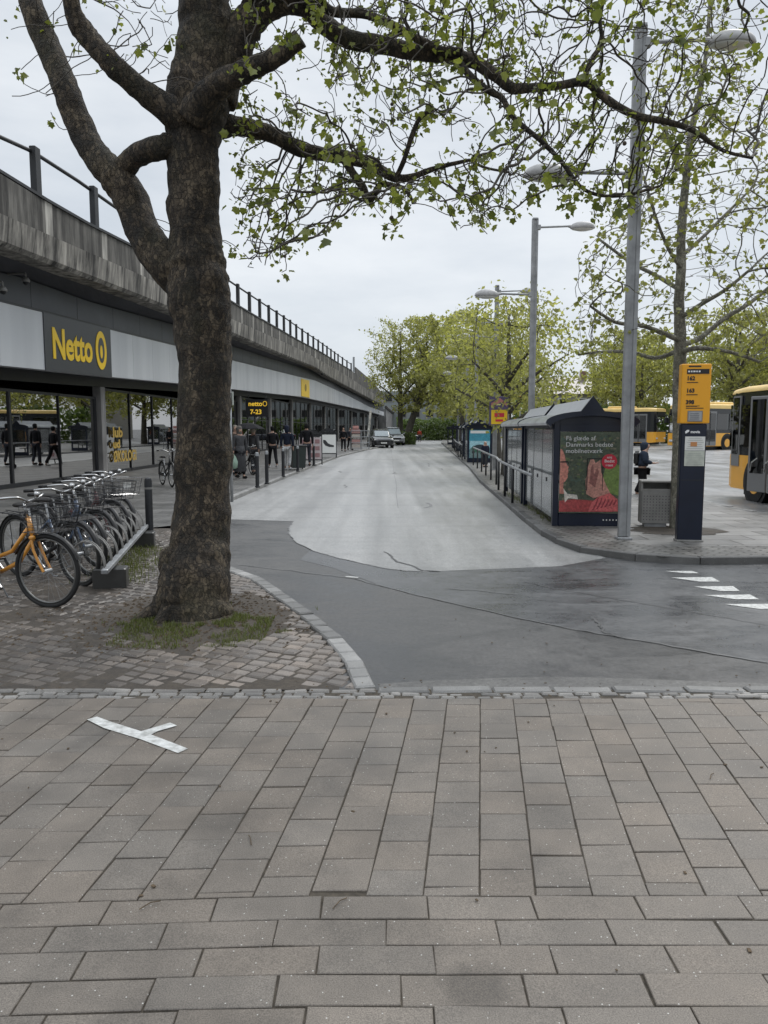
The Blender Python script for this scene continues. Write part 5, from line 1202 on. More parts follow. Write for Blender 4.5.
for (z,h) in ((1.57,.22),(1.335,.24)):
    b=MB(); b.box((.02,-.08,z),(.31,.008,h)); pp_=b.build('timetable',pm('timetable_paper',(.5,.52,.45)) if h>.23 else M['paper'],bd)
    b=MB()
    if h<.23: b.box((-.0,-.086,z-.01),(.1,.004,.07))
    b2=MB()
    for k in range(6): b2.box((.02,-.086,z-h/2+.03+k*.033),(.26-.03*(k%3),.003,.005))
    b2.build('timetable_lines',pm('print_grey',(.3,.32,.3)),pp_)
    if h<.23: b.build('route_map',pm('print_orange',(.5,.22,.08)),pp_)
b=MB(); b.box((0,-.0765,.99),(Wt-.02,.003,.012)); b.build('panel_joint',M['ink'],bd)
q=G(654,526,.088); t=thing('litter_bin','grey perforated steel litter bin between lamp post and totem','litter bin',(q.x,q.y,.088),-.2)
Wb,Db,Hb=.5,.4,.76
b=MB(); b.prism([(-.23,-.18),(.23,-.18),(.25,-.14),(.25,.18),(-.25,.18),(-.25,-.14)],.07,.62,0,Matrix.Diagonal((1,1,1,1)))
# hood with opening built from a frame
b.box((0,.17,.69),(.5,.02,.16)); b.box((-.24,0,.69),(.03,.36,.16)); b.box((.24,0,.69),(.03,.36,.16)); b.box((0,-.165,.635),(.46,.03,.04)); b.box((0,0,.775),(.53,.42,.035),bev=.012)
bb=b.build('bin_body',M['grey_paint'],t)
b=MB(); b.box((0,0,.63),(.44,.32,.01)); b.build('bin_liner',M['paper'],t)
b=MB()
for i in range(9):
    for j in range(9): b.cyl((-.2+.05*i,-.181,.12+.05*j),.009,.0,6,0,None) if False else b.box((-.2+.05*i,-.1815,.13+.05*j),(.014,.004,.014))
b.build('perforation',M['ink'],bb)
b=MB(); b.box((0,0,.035),(.36,.28,.07)); b.build('bin_foot',M['lamp_steel'],t)
# soil patch round the young tree
b=MB(); q=G(680,536,.094); vs=[]; n=18
b.v=[(q.x+.2+.75*math.cos(2*PI*k/n)*(1+.2*math.sin(k*3)),q.y+.7+.6*math.sin(2*PI*k/n),.0935) for k in range(n)]; b.f=[list(range(n))]; b.m=[0]; tag(b.build('tree_soil',M['dirt']),kind='structure')
# bus stop flag on a post, near the guard railing
q=G(497,476,.088); t=thing('bus_stop_flag','yellow and purple bus stop flag on a grey post behind the railing','sign',(q.x,q.y,.088),-.1)
b=MB(); b.tube([(.3,0,0),(.3,0,2.2)],.09,12); b.build('post',M['grey_paint'],t,smooth=True)
b=MB(); b.box((.02,-.1,2.3),(.66,.08,1.0),bev=.01); f=b.build('flag_board',pm('purple_board',(.1,.08,.17)),t)
b=MB(); b.box((.04,-.145,2.08),(.56,.012,.5)); yb=b.build('yellow_plate',M['yellow'],f)
b=MB(); b.box((.04,-.153,2.15),(.34,.006,.14)); b.box((.04,-.153,1.96),(.26,.006,.08)); b.build('plate_text',M['red'],yb)
b=MB(); b.prism([(-.25,2.42),(.1,2.6),(.3,2.44),(.3,2.55),(.05,2.74),(-.25,2.56)],.141,.15,0,Matrix(((1,0,0,0),(0,0,-1,0),(0,1,0,0),(0,0,0,1)))); b.build('red_stripe',pm('pink_print',(.5,.2,.2)),f)
# small things on the far right of the flag
q=P(520,408,50); t=thing('distant_sign','small green and orange sign on a post behind the island tree','sign',(q.x,q.y,.088),0)
b=MB(); b.box((0,0,1.5),(.1,.1,3.0)); b.build('post',M['galv'],t)
b=MB(); b.box((0,-.08,3.3),(.95,.1,.4)); f=b.build('green_panel',pm('sign_green',(.03,.25,.13)),t)
b=MB(); b.box((.1,-.08,3.66),(.7,.1,.22)); b.build('orange_panel',M['totem_yellow'],t)
b=MB(); b.box((-.15,-.09,1.9),(.5,.1,.9)); b.build('yellow_panel',M['totem_yellow'],t)
# thin sign post beside the trunk, on the left pavement
q=G(232,502,.085); t=thing('sign_post','thin grey sign post with small plate on the left pavement beside the tree trunk','sign post',(q.x,q.y,.085),.3)
b=MB(); b.tube([(0,0,0),(0,0,2.6)],.035,10); b.build('post',M['galv'],t,smooth=True)
b=MB(); b.box((.06,0,2.35),(.03,.22,.3)); b.build('plate',pm('plate_pale',(.4,.42,.38)),t)
# ================================================================ BOLLARDS
ords=['nearest the tree trunk','second from the tree trunk','third from the tree, in front of the man in light jeans','fourth from the tree, in front of the dark wheeled bin','farthest, in front of the pink poster board']
BO=[(257.5,487.6),(267,484),(283.3,477),(297.8,471.6),(313.8,465.8)]
for (x,y),o_ in zip(BO,ords):
    q=G(x,y,.085); t=thing('bollard','slim black kerb bollard '+o_,'bollard',(q.x,q.y,.085),0,'black bollards along the kerb')
    b=MB(); b.lathe([(.075,0),(.075,.04),(.055,.05),(.055,.98)],14); b.build('bollard_post',M['black_metal'],t,auto=40)
    b=MB(); b.lathe([(.058,.90),(.058,.97),(.045,1.0),(.001,1.01)],14); b.build('bollard_cap',M['galv'],t,auto=40)
q=G(145,528,.07); q=G(146,545,.07); t=thing('bollard','taller plain black bollard at the far end of the bicycle rack','bollard',(q.x,q.y+.2,.07))
b=MB(); b.lathe([(.055,0),(.055,.92),(.045,.96),(.001,.98)],16); b.build('bollard_post',M['black_metal'],t,auto=40)
b=MB(); b.lathe([(.0565,.80),(.0565,.83)],16); b.build('reflective_band',M['grey_paint'],t)
# ================================================================ BICYCLES AND RACK
def wheel_parts(parent,c,R_,tyre,spokes=28,nm='wheel'):
    """wheel in the local xz plane at c"""
    w_=bpy.data.objects.new(nm,None)
    b=MB(); n=40; b.tube([(c[0]+R_*math.cos(2*PI*k/n),c[1],c[2]+R_*math.sin(2*PI*k/n)) for k in range(n)],tyre,8,closed=True); w=b.build('wheel',M['rubber'],parent,smooth=True)
    b=MB(); n=36; r2=R_-tyre-.008; b.tube([(c[0]+r2*math.cos(2*PI*k/n),c[1],c[2]+r2*math.sin(2*PI*k/n)) for k in range(n)],.011,6,closed=True); b.build('rim',M['rim'],w,smooth=True)
    b=MB()
    for k in range(spokes):
        a=2*PI*k/spokes; o=.03 if k%2 else -.03; a2=a+(.5 if (k//2)%2 else -.5)
        b.tube([(c[0]+.03*math.cos(a2),c[1]+o,c[2]+.03*math.sin(a2)),(c[0]+r2*math.cos(a),c[1],c[2]+r2*math.sin(a))],.0013,3,caps=False)
    b.tube([(c[0],c[1]-.05,c[2]),(c[0],c[1]+.05,c[2])],.022,10); b.build('spokes',M['galv'],w)
    bpy.data.objects.remove(w_); return w
def bike(loc,rz,label,col='black_plastic',basket='wire_dark',steer=0.0,chain=True,lean=0.0,rack=True,grp='bicycles parked in the rack'):
    """local x forward, origin on the ground under the front wheel"""
    t=thing('bicycle',label,'bicycle',loc,rz,grp); t.rotation_euler=(lean,0,rz)
    fm=M[col]; R_=.335; F0=(0,0,.35); Rr=(-1.07,0,.35)
    b=MB(); tb=lambda pts,r: b.tube(pts,r,10)
    bbk=(-.62,0,.29); ht=(-.19,0,.86); hb=(-.13,0,.66); sc=(-.78,0,.60); st=(-.83,0,.80)
    tb([ht,hb],.024); tb([hb,(-.33,0,.42),bbk],.022); tb([(-.17,0,.78),(-.42,0,.52),(-.70,0,.42)],.02); tb([bbk,sc],.019)
    for s_ in (-1,1):
        tb([(bbk[0],s_*.03,bbk[2]),(Rr[0],s_*.06,Rr[2])],.011); tb([(sc[0],s_*.02,sc[2]-.02),(Rr[0],s_*.06,Rr[2])],.009)
    b.build('frame',fm,t,smooth=True)
    SM=T((-.165,0,0))@RZ(steer)@T((.165,0,0))
    b=MB(); 
    for s_ in (-1,1): b.tube([(-.125,s_*.045,.65),(-.10,s_*.055,.55),(-.04,s_*.055,.42),(0,s_*.055,.35)],.013,8,M=SM)
    b.box((-.125,0,.67),(.05,.12,.04),M=SM,bev=.01); b.build('fork',fm,t,smooth=False,auto=50)
    w=wheel_parts(t,F0,R_,.021); 
    if steer:
        w.matrix_local=SM
    wheel_parts(t,Rr,R_,.021)
    for (cx,m_,a0,a1) in ((0,SM,.35,2.75),(-1.07,None,.1,3.3)):
        b=MB(); n=16; rr=R_+.04
        for s0_,s1_ in ((-.026,.026),): 
            k0=len(b.v)
            for k in range(n+1):
                a=a0+(a1-a0)*k/n; 
                for yy,dr in ((-.028,-.012),(-.014,0),(.014,0),(.028,-.012)): b.v.append(tuple((m_ or Matrix.Identity(4))@Vector((cx+(rr+dr)*math.cos(a),yy,.35+(rr+dr)*math.sin(a)))))
            for k in range(n):
                for j in range(3): b.f.append([k0+4*k+j,k0+4*k+j+1,k0+4*k+5+j,k0+4*k+4+j]); b.m.append(0)
        b.build('mudguard',M['black_plastic'],t,smooth=True)
    b=MB(); b.tube([sc,st],.013,8); b.build('seat_post',M['chrome'],t)
    b=MB(); b.v=[]; prof=[(-.15,.095,.0),(-.13,.11,.03),(-.05,.10,.035),(.03,.05,.03),(.1,.025,.025),(.14,.018,.012)]
    pts=[(-.83+x,0,.83+z*.3) for x,w2,z in prof]; k0=len(b.v)
    n=10
    for (x,w2,z) in prof:
        for k in range(n): a=2*PI*k/n; b.v.append((-.83+x,w2*math.cos(a),.83+.028*math.sin(a)+z*.3))
    for i in range(len(prof)-1):
        for k in range(n): b.f.append([i*n+k,i*n+(k+1)%n,(i+1)*n+(k+1)%n,(i+1)*n+k]); b.m.append(0)
    b.f+= [list(range(n)),[(len(prof)-1)*n+k for k in range(n)]]; b.m+=[0,0]; b.build('saddle',M['leather'],t,smooth=True)
    hbm=MB(); hbm.tube([(-.195,0,.86),(-.225,0,1.0)],.012,8,M=SM); hbm.tube([(-.225,0,1.0),(-.18,0,1.01)],.014,8,M=SM)
    for s_ in (-1,1): hbm.tube(catmull([(-.18,0,1.01),(-.15,s_*.08,1.03),(-.15,s_*.17,1.06),(-.22,s_*.25,1.06),(-.30,s_*.28,1.05)],3),.0115,8,M=SM)
    hd=hbm.build('handlebar',M['chrome'],t,smooth=True)
    for s_ in (-1,1):
        b=MB(); b.tube([(-.28,s_*.272,1.052),(-.41,s_*.30,1.04)],.017,8,M=SM); b.build('grip',M['black_plastic'],hd,smooth=True)
    b=MB(); b.tube([(-.15,.08,1.06),(-.13,.08,1.09)],.028,10,M=SM); b.build('bell',M['chrome'],hd,smooth=True)
    b=MB(); b.tube([(bbk[0],-.05,bbk[2]),(bbk[0],-.07,bbk[2])],.085,20); b.tube([(bbk[0],-.08,bbk[2]),(bbk[0]+.12,-.08,bbk[2]-.12)],.01,6); b.tube([(bbk[0],.07,bbk[2]),(bbk[0]-.12,.07,bbk[2]+.12)],.01,6); b.build('crank',M['chrome'],t)
    for (dx,dz,yy) in ((.12,-.12,-.13),(-.12,.12,.12)):
        b=MB(); b.box((bbk[0]+dx,yy,bbk[2]+dz),(.09,.07,.022),bev=.005); b.build('pedal',M['black_plastic'],t)
    b=MB(); b.box((-.85,-.065,.33),(.52,.03,.09),bev=.03); b.build('chain_guard',M['black_plastic'] if col!='bike_orange' else fm,t)
    b=MB()
    for s_ in (-1,1):
        b.tube([(-.86,s_*.07,.72),(-1.38,s_*.07,.74)],.006,6); b.tube([(-1.1,s_*.07,.73),(-1.07,s_*.07,.36)],.005,6)
    for k in range(5): b.tube([(-.9-.11*k,-.07,.725),(-.9-.11*k,.07,.725)],.004,5)
    b.build('luggage_rack',M['black_metal'],t)
    b=MB(); b.tube([(-.75,.05,.3),(-.7,.16,.0)],.009,6); b.tube([(-.7,.16,.01),(-.66,.19,.005)],.01,6); b.build('kickstand',M['galv'],t)
    if basket:
        b=MB(); m_=M['chrome'] if basket=='wire_light' else M['black_metal']; x0,x1,y_,z0,z1=(-.1,.22,.19,.74,.98)
        def rr_(z,s_): 
            xa,xb=x0-.01*s_,x1+.05*s_; yw=y_+.03*s_*.8; return [(xa,-yw,z),(xb-.04,-yw,z),(xb,-yw+.04,z),(xb,yw-.04,z),(xb-.04,yw,z),(xa,yw,z)]
        for j in range(6): b.tube(rr_(z0+(z1-z0)*j/5,j/5),.0028 if j<5 else .005,5,closed=True,M=SM)
        lo,hi=rr_(z0,0),rr_(z1,1)
        for e in range(6):
            for k in range(5):
                u=k/5; a=Vector(lo[e]).lerp(Vector(lo[(e+1)%6]),u); c=Vector(hi[e]).lerp(Vector(hi[(e+1)%6]),u); b.tube([a,c],.002,4,M=SM)
        for k in range(9): xx=x0+(x1-x0)*k/8; b.tube([(xx,-y_,z0),(xx,y_,z0)],.002,4,M=SM)
        if basket=='solid':
            for s_ in (-1,1): b.box((.06,s_*.19,.855),(.3,.006,.2),M=SM)
            b.box((.22,0,.855),(.006,.36,.2),M=SM); b.box((.06,0,.745),(.3,.36,.008),M=SM)
        b.build('basket',m_,t)
        if basket=='wire_light':
            b=MB(); b.box((.245,-.05,.88),(.01,.12,.08),M=SM); b.build('tag_plate',M['paper'],t)
    return t
M['bike_orange']=mat('bike_orange',(.55,.24,.03),.3,coat=.5,var=.08,vs=3)
M['bike_blue']=mat('bike_blue',(.05,.08,.14),.35,coat=.4)
M['bike_red']=mat('bike_red',(.09,.02,.02),.35,coat=.4)
q=G(47,609,.05); bike((q.x,q.y,.06),R(-24),'orange step-through bicycle standing outside the near end of the rack','bike_orange','wire_dark',steer=R(10),grp=None)
A=Vector((-3.16,8.15,0)); C=Vector((-3.95,12.2,0))
specs=[(0.0,-32,'black_plastic','wire_dark','black bicycle with dark basket parked first in the rack behind the orange one'),
 (.14,-36,'bike_blue',None,'dark blue bicycle without basket, second in the rack'),
 (.28,-31,'black_plastic','wire_dark','black bicycle with low wire basket, third in the rack'),
 (.42,-37,'bike_red',None,'dark red bicycle without basket, fourth in the rack'),
 (.57,-33,'black_plastic','wire_dark','black bicycle with basket, fifth in the rack'),
 (.74,-38,'black_plastic','wire_light','black bicycle with shiny wire basket and white tag, farthest in the rack')]
for u,rz,c_,bk,l in specs:
    p_=A.lerp(C,u); bike((p_.x-.1,p_.y,.07),R(rz),l,c_,bk,lean=R(random.uniform(-3,3)))
# rack
a=G(104.6,578,.27); c=G(147.6,528.5,.27); n0=Vector((a.x,a.y,0)); n1=Vector((c.x,c.y,0)); d=(n1-n0).normalized(); nr=Vector((d.y,-d.x,0))  # towards the road
t=thing('bicycle_rack','galvanised bicycle rack rail with steel hoops on dark concrete blocks','bicycle rack',(a.x,a.y,.07))
b=MB(); z=.33; b.box((n0+n1)/2+Vector((0,0,z)),((n1-n0).length,.07,.05),rz=math.atan2(d.y,d.x),bev=.008); b.build('rack_rail',M['galv'],t,world=True)
for u in (.13,.87):
    p_=n0.lerp(n1,u); b=MB(); b.box(p_-nr*.02+Vector((0,0,.17)),(.22,.34,.24),rz=math.atan2(d.y,d.x),bev=.012); b.build('concrete_block',M['concrete_beam'] if False else pm('dark_block',(.04,.04,.038)),t,world=True)
for i in range(9):
    p_=n0.lerp(n1,(i+.3)/9.2)
    for s_ in (-.035,.035):
        b=MB(); e=p_+d*s_; dr=Vector((math.cos(R(146)),math.sin(R(146)),0)); 
        b.tube([e+dr*(.3-.28*math.cos(a_))+Vector((0,0,.36+.24*math.sin(a_))) for a_ in [PI*k/10-.25 for k in range(13)]],.008,6); b.build('wheel_hoop',M['grey_paint'],t,world=True,smooth=True)
# lone bicycle by the shop window and one among the people
q=G(172,487,.085); bike((q.x,q.y,.085),R(-60),'dark bicycle leaning by the shop window just left of the big trunk','black_plastic',None,grp=None)
q=G(250,477,.085); bike((q.x-.1,q.y+1.2,.085),R(-55),'dark bicycle behind the woman in the long coat','black_plastic','wire_dark',grp=None)
# ================================================================ A-BOARDS, BIN, BOXES
def aboard(px,py,wd,h,label,kind):
    q=G(px,py,.085); t=thing('sandwich_board',label,'advertising board',(q.x,q.y,.085),.12)
    for s_,nm in ((-1,'front_panel'),(1,'rear_panel')):
        tl_=T((0,s_*.26,0))@RX(s_*R(11)); b=MB()
        b.box((-wd/2,0,h*.45),(.04,.03,h*.9),M=tl_); b.box((wd/2,0,h*.45),(.04,.03,h*.9),M=tl_); b.box((0,0,h*.14),(wd-.04,.028,.04),M=tl_); b.box((0,0,h*.86),(wd-.04,.028,.12),M=tl_)
        f=b.build(nm,M['black_metal'],t); b=MB(); b.box((0,0,h*.48),(wd-.045,.014,h*.64),M=tl_); b.build('poster',pm('poster_pink',(.42,.36,.36)) if kind=='grid' else M['paper'],f)
        if s_<0:
            b=MB()
            if kind=='grid':
                for i in range(3):
                    for j in range(3): b.box((-wd*.3+i*wd*.3,-.011,h*.28+j*h*.2),(wd*.2,.006,h*.12),M=tl_,mi=0)
                b.build('poster_print',pm('print_mauve',(.24,.13,.13)),f)
            else:
                b.prism([(-.2,.55),(-.12,.42),(.05,.34),(.25,.34),(.25,.42),(.1,.46),(.0,.52),(-.1,.66),(-.2,.68)],.012,.018,0,tl_@T((0,0,h*.12))@RX(PI/2)@Matrix.Diagonal((wd*1.4,1.25,1,1))); b.build('poster_print',M['ink'],f)
    b=MB(); k=[(-wd*.45,0),(wd*.45,0),(wd*.3,.12),(.09,.2),(-.09,.2),(-wd*.3,.12)]; b.prism(k,-.05,.05,0,T((0,0,h*.89))@RX(PI/2)); b.build('handle_crown',M['black_metal'],t)
aboard(310.5,464.5,1.08,1.62,'black sandwich board with pale pink poster of small squares','grid')
aboard(328,457.5,.98,1.7,'black sandwich board with white poster showing one dark shape','shoe')
q=G(301.5,469.3,.085); t=thing('wheeled_bin','dark green wheeled waste bin beside the man in light jeans','waste bin',(q.x-.15,q.y-.1,.085),.4); t.scale=(.72,.72,.9)
b=MB(); b.v=[(x*(.36 if z<.5 else .42),y*(.34 if z<.5 else .4),z) for z in (.08,1.05) for x,y in ((-1,-1),(1,-1),(1,1),(-1,1))]; b.f=[[3,2,1,0],[4,5,6,7],[0,1,5,4],[1,2,6,5],[2,3,7,6],[3,0,4,7]]; b.m=[0]*6; b.build('bin_body',pm('bin_green',(.02,.03,.028)),t)
b=MB(); b.box((0,-.02,1.09),(.9,.9,.07),bev=.03); b.build('lid',M['black_plastic'],t)
for s_ in (-1,1):
    b=MB(); b.tube([(s_*.36,.32,.1),(s_*.42,.32,.1)],.1,12); b.build('wheel',M['rubber'],t)
q=G(354,450,.085); t=thing('goods_trolley','wire roll trolley stacked with pink and white boxes near the parked cars','trolley',(q.x+.4,q.y,.085),.15); t.scale=(.66,.66,.8)
b=MB()
for x in (-1.0,.25,1.2):
    for y in (-.35,.35): b.tube([(x,y,.05),(x,y,2.0)],.035,6)
for z in (.2,.75,1.3,1.9): 
    for y in (-.35,.35): b.tube([(-1.0,y,z),(1.2,y,z)],.03,6)
b.build('trolley_frame',M['galv'],t)
for i in range(4):
    b=MB(); b.box((-.4,0,.35+.5*i),(1.0,.6,.4),bev=.01); b.build('shelf_goods',pm('box_pink',(.4,.22,.2)) if i%2 else pm('box_cream',(.45,.4,.35)),t)
b=MB(); b.box((-.4,0,2.25),(.7,.5,.28),bev=.02); b.build('top_box',pm('box_rose',(.5,.25,.22)),t)
# slanted prop under the fascia
a=G(367.5,439,.085) if False else P(367.5,439,80); a.z=.09; c=P(370.5,411.5,92); t=thing('leaning_prop','pale slanted prop post under the far end of the fascia','post',(a.x,a.y,.085))
b=MB(); b.tube([a,c],.14,8); b.build('prop_post',M['concrete_light'],t,world=True)
b=MB(); b.box((a.x,a.y,.14),(.7,.7,.12)); b.build('foot',M['concrete_wall'],t,world=True)
# yellow lettering on the shop glass behind the bicycle rack
for body,px_l,px_r,py,h in (('lub',111,121,437,.36),('ud',111,118,448,.3),('ØKOLOGI',111,134,462,.4)):
    A_,_,_=fp(s_at(112)+1.5,SET+.05); B_,_,_=fp(s_at(112)+4.6,SET+.05); Yl=A_.y
    d_=(B_-A_).normalized(); nn=Vector((d_.y,-d_.x,0)); k_=(A_.y/ P(px_l,430,1).y)
    # intersect the pixel column with the glass plane
    def hit(px):
        r_=ray(px,430); den=r_.x*nn.x+r_.y*nn.y; tt=(A_.x*nn.x+A_.y*nn.y)/den; return Vector((r_.x*tt,r_.y*tt,0))
    a=hit(px_l); c=hit(px_r); z0=P(px_l,py,a.y).z; ln=(c-a).length
    Mx=Matrix(((d_.x,0,nn.x,a.x+nn.x*.06),(d_.y,0,nn.y,a.y+nn.y*.06),(0,1,0,z0),(0,0,0,1)))
    o=text('window_letters',body,h/.7,pm('window_gold',(.5,.33,.06)),None,Matrix.Identity(4),bold=.02,ext=.002)
    w_=max(v.co.x for v in o.data.vertices); o.data.transform(T(-shop.location)@Mx@Matrix.Diagonal((ln/w_,1,1,1))); o.parent=shop
# ================================================================ VEHICLES
def loft(b,secs,n,mi=0,closed_ends=True):
    k0=len(b.v)
    for s_ in secs: b.v+=s_
    for i in range(len(secs)-1):
        for k in range(n): b.f.append([k0+i*n+k,k0+i*n+(k+1)%n,k0+(i+1)*n+(k+1)%n,k0+(i+1)*n+k]); b.m.append(mi)
    if closed_ends: b.f.append([k0+k for k in range(n)]); b.m.append(mi); b.f.append([k0+(len(secs)-1)*n+k for k in range(n)][::-1]); b.m.append(mi)
def car(loc,rz,colr,label,hgt=1.0):
    """faces local -y"""
    t=thing('parked_car',label,'car',loc,rz,'cars parked by the kerb'); t.scale=(1.1,1.1,1.08*hgt)
    # lower body: rounded rectangular sections along y
    prof=[(-2.15,.62,.42,.62),(-2.1,.78,.30,.72),(-1.9,.86,.22,.80),(-1.2,.89,.2,.92),(-.6,.90,.2,.96),(1.4,.90,.2,.97),(1.95,.86,.24,.95),(2.1,.78,.35,.85)]
    secs=[]
    for y,w2,z0,z1 in prof:
        r=.12; s=[]
        for cx,cz,a0 in ((w2-r,z1-r,0),(-w2+r,z1-r,90),(-w2+r,z0+r,180),(w2-r,z0+r,270)):
            for a in (0,30,60,90): s.append((cx+r*math.cos(R(a0+a)),y,cz+r*math.sin(R(a0+a))))
        secs.append(s)
    b=MB(); loft(b,secs,16); b.build('body',colr,t,auto=50)
    secs=[]
    for y,w2,z0,z1 in ((-1.15,.76,.86,.93),(-.55,.72,.9,1.38),(-.1,.68,.9,1.50),(.9,.68,.9,1.50),(1.6,.68,.9,1.32),(1.95,.72,.9,.97)):
        secs.append([(w2,y,z0),(w2*.86,y,z1-.04),(w2*.7,y,z1),(-w2*.7,y,z1),(-w2*.86,y,z1-.04),(-w2,y,z0)])
    b=MB(); loft(b,secs,6); cab=b.build('cabin',M['bus_dark'],t,auto=40)
    b=MB(); secs=[]
    for y,w2,z in ((-.35,.56,1.475),(-.1,.6,1.512),(.9,.6,1.512),(1.5,.56,1.39)): secs.append([(w2,y,z-.05),(w2,y,z+.015),(-w2,y,z+.015),(-w2,y,z-.05)])
    loft(b,secs,4); b.build('roof',colr,t)
    b=MB(); b.v=[(-.62,-1.165,.945),(.62,-1.165,.945),(.55,-.575,1.37),(-.55,-.575,1.37)]; b.f=[[0,1,2,3]]; b.m=[0]
    b.v=[(x,y-.012,z+.012) for x,y,z in b.v]; b.build('windscreen',pm('windscreen_glass',(.22,.26,.28)),cab)
    for s_ in (-1,1):
        b=MB(); b.box((s_*.66,-2.06,.66),(.34,.12,.13),bev=.04); b.build('headlight',pm('headlight',(.6,.6,.6)),t)
        b=MB(); b.box((s_*.97,-.85,.98),(.2,.1,.14),bev=.04); b.build('wing_mirror',colr,t)
        b=MB(); b.box((s_*.68,2.05,.74),(.28,.12,.14),bev=.03); b.build('tail_light',M['red'],t)
        for y in (-1.35,1.3):
            b=MB(); b.tube([(s_*.70,y,.32),(s_*.92,y,.32)],.32,20); w=b.build('wheel',M['rubber'],t)
            b=MB(); b.tube([(s_*.915,y,.32),(s_*.93,y,.32)],.2,14); b.build('rim',M['rim'],w)
    b=MB(); b.box((0,-2.16,.58),(.9,.06,.14),bev=.02); b.build('grille',M['black_plastic'],t)
    b=MB(); b.box((0,-2.2,.42),(.52,.02,.11)); b.build('number_plate',M['paper'],t)
    b=MB(); b.box((0,-2.13,.3),(1.3,.1,.12),bev=.03); b.build('bumper_intake',M['black_plastic'],t)
    return t
blk=mat('car_black',(.018,.02,.023),.2,coat=.8); slv=mat('car_silver',(.3,.31,.32),.25,.4,coat=.6); dkb=mat('car_dark_blue',(.03,.035,.05),.25,coat=.6); wht=mat('car_white',(.5,.5,.5),.3,coat=.4)
q=G(380,448,0); car((q.x,q.y+1.6,0),R(9),blk,'black car parked nearest, facing the camera at the end of the shops',1.06)
q=G(394,445.5,0); car((q.x-.1,q.y+2.3,0),R(9),slv,'silver car parked right behind the black one',1.18)
q=G(402,442,0); car((q.x+.2,q.y+3,0),R(80),dkb,'dark blue car standing crosswise by the leaning tree')
q=G(405,439.7,0); car((q.x+.4,q.y+3,0),R(10),wht,'small white car half hidden behind the tree trunks')
def bus(loc,rz,label,L=12.0,doors=(1.0,5.6),wheels=(2.7,8.6),openleaf=False,narrow=None,rt=.3,side=0,grp='yellow city buses',front_glass=True,Hb=3.0):
    """local: x=0 is the nearside flank, y=0 the front end, body runs to +y (rear); width to +x"""
    t=thing('city_bus',label,'bus',loc,rz,grp); Wd=2.5
    def sect(y,ins,z0,z1,r=.22):
        s=[]
        for cx,cz,a0 in ((Wd-ins-r,z1-r,0),(ins+r,z1-r,90)): 
            for a in (0,22,45,68,90): s.append((cx+r*math.cos(R(a0+a)),y,cz+r*math.sin(R(a0+a))))
        s+=[(ins,y,z0),(Wd-ins,y,z0)]; return s
    zs=1.12
    low=[(0,.22,.34,),( .12,.06,.3),(.35,0,.28),(L-.3,0,.28),(L-.08,.05,.32),(L,.15,.36)]
    b=MB(); loft(b,[[(i_,y,z0),(i_,y,zs),(Wd-i_,y,zs),(Wd-i_,y,z0)] for y,i_,z0 in low],4); body=b.build('lower_body',M['bus_yellow'],t)
    up=[(.03,.24),(.14,.08),(.35,.012),(L-.3,.012),(L-.06,.07)]
    b=MB(); loft(b,[[(i_,y,zs+.002),(i_+.02,y,Hb-rt),(Wd-i_-.02,y,Hb-rt),(Wd-i_,y,zs+.002)] for y,i_ in up],4); gb=b.build('window_band',M['bus_dark'],t)
    b=MB(); loft(b,[sect(.02,.25,Hb-rt+.002,Hb-.08,.1),sect(.3,.03,Hb-rt+.002,Hb-.02,.14),sect(.8,.0,Hb-rt+.002,Hb,.14),sect(L-.8,.0,Hb-rt+.002,Hb,.14),sect(L-.04,.06,Hb-rt+.002,Hb-.04,.14)],12); rf=b.build('roof',M['bus_roof'],t,auto=40)
    b=MB(); b.box((Wd/2,3.2,Hb+.07),(1.5,1.9,.2),bev=.06); b.build('roof_unit',M['bus_roof'],rf)
    b=MB(); b.box((Wd/2,-.0,1.72),(Wd-.56,.03,1.1),bev=.01); b.build('windscreen',M['bus_glass'],t)
    b=MB(); b.box((Wd/2,.0,2.5),(1.6,.04,.26)); b.build('destination_display',M['ink'],t)
    for s_ in (.42,Wd-.42):
        b=MB(); b.box((s_,.0,.62),(.32,.1,.16),bev=.04); b.build('headlight',pm('headlight',(.6,.6,.6)),t)
        b=MB(); b.box((s_+(-.34 if s_<1 else .34),-.12,2.0),(.1,.22,.36),bev=.03); b.tube([(s_+(-.34 if s_<1 else .34),-.1,2.18),(s_,.05,2.55)],.02,6); b.build('mirror',M['black_plastic'],t)
    # side windows with pillars
    y=.5; i=0
    while y<L-1.0:
        for x,o in ((0,-.004),(Wd,.004)):
            if x==0 and any(abs(y+.6-(dd))<1.15 for dd in doors): continue
            b=MB(); b.box((x+o,y+.62,1.85),(.016,1.16,1.05),bev=.005); b.build('side_window',M['bus_glass'],t)
        y+=1.27
    for dd in doors:
        xo=lambda a: Wd-a if side else a
        b=MB(); b.box((xo(-.006),dd,1.42),(.03,1.32,2.2)); dr=b.build('door',M['bus_grey'],t)
        for k in (-1,1):
            b=MB(); b.box((xo(-.028),dd+k*.32,1.5),(.014,.5,1.8)); b.build('door_glass',M['bus_glass'],dr)
        b=MB(); b.box((xo(-.03),dd,1.42),(.016,.05,2.15)); b.build('door_seal',M['rubber'],dr)
    if narrow:
        b=MB(); b.box((-.006,narrow,1.72),(.03,.42,1.75)); dr=b.build('door',M['bus_grey'],t)
        b=MB(); b.box((-.028,narrow,1.85),(.014,.3,1.4)); b.build('door_glass',M['bus_glass'],dr)
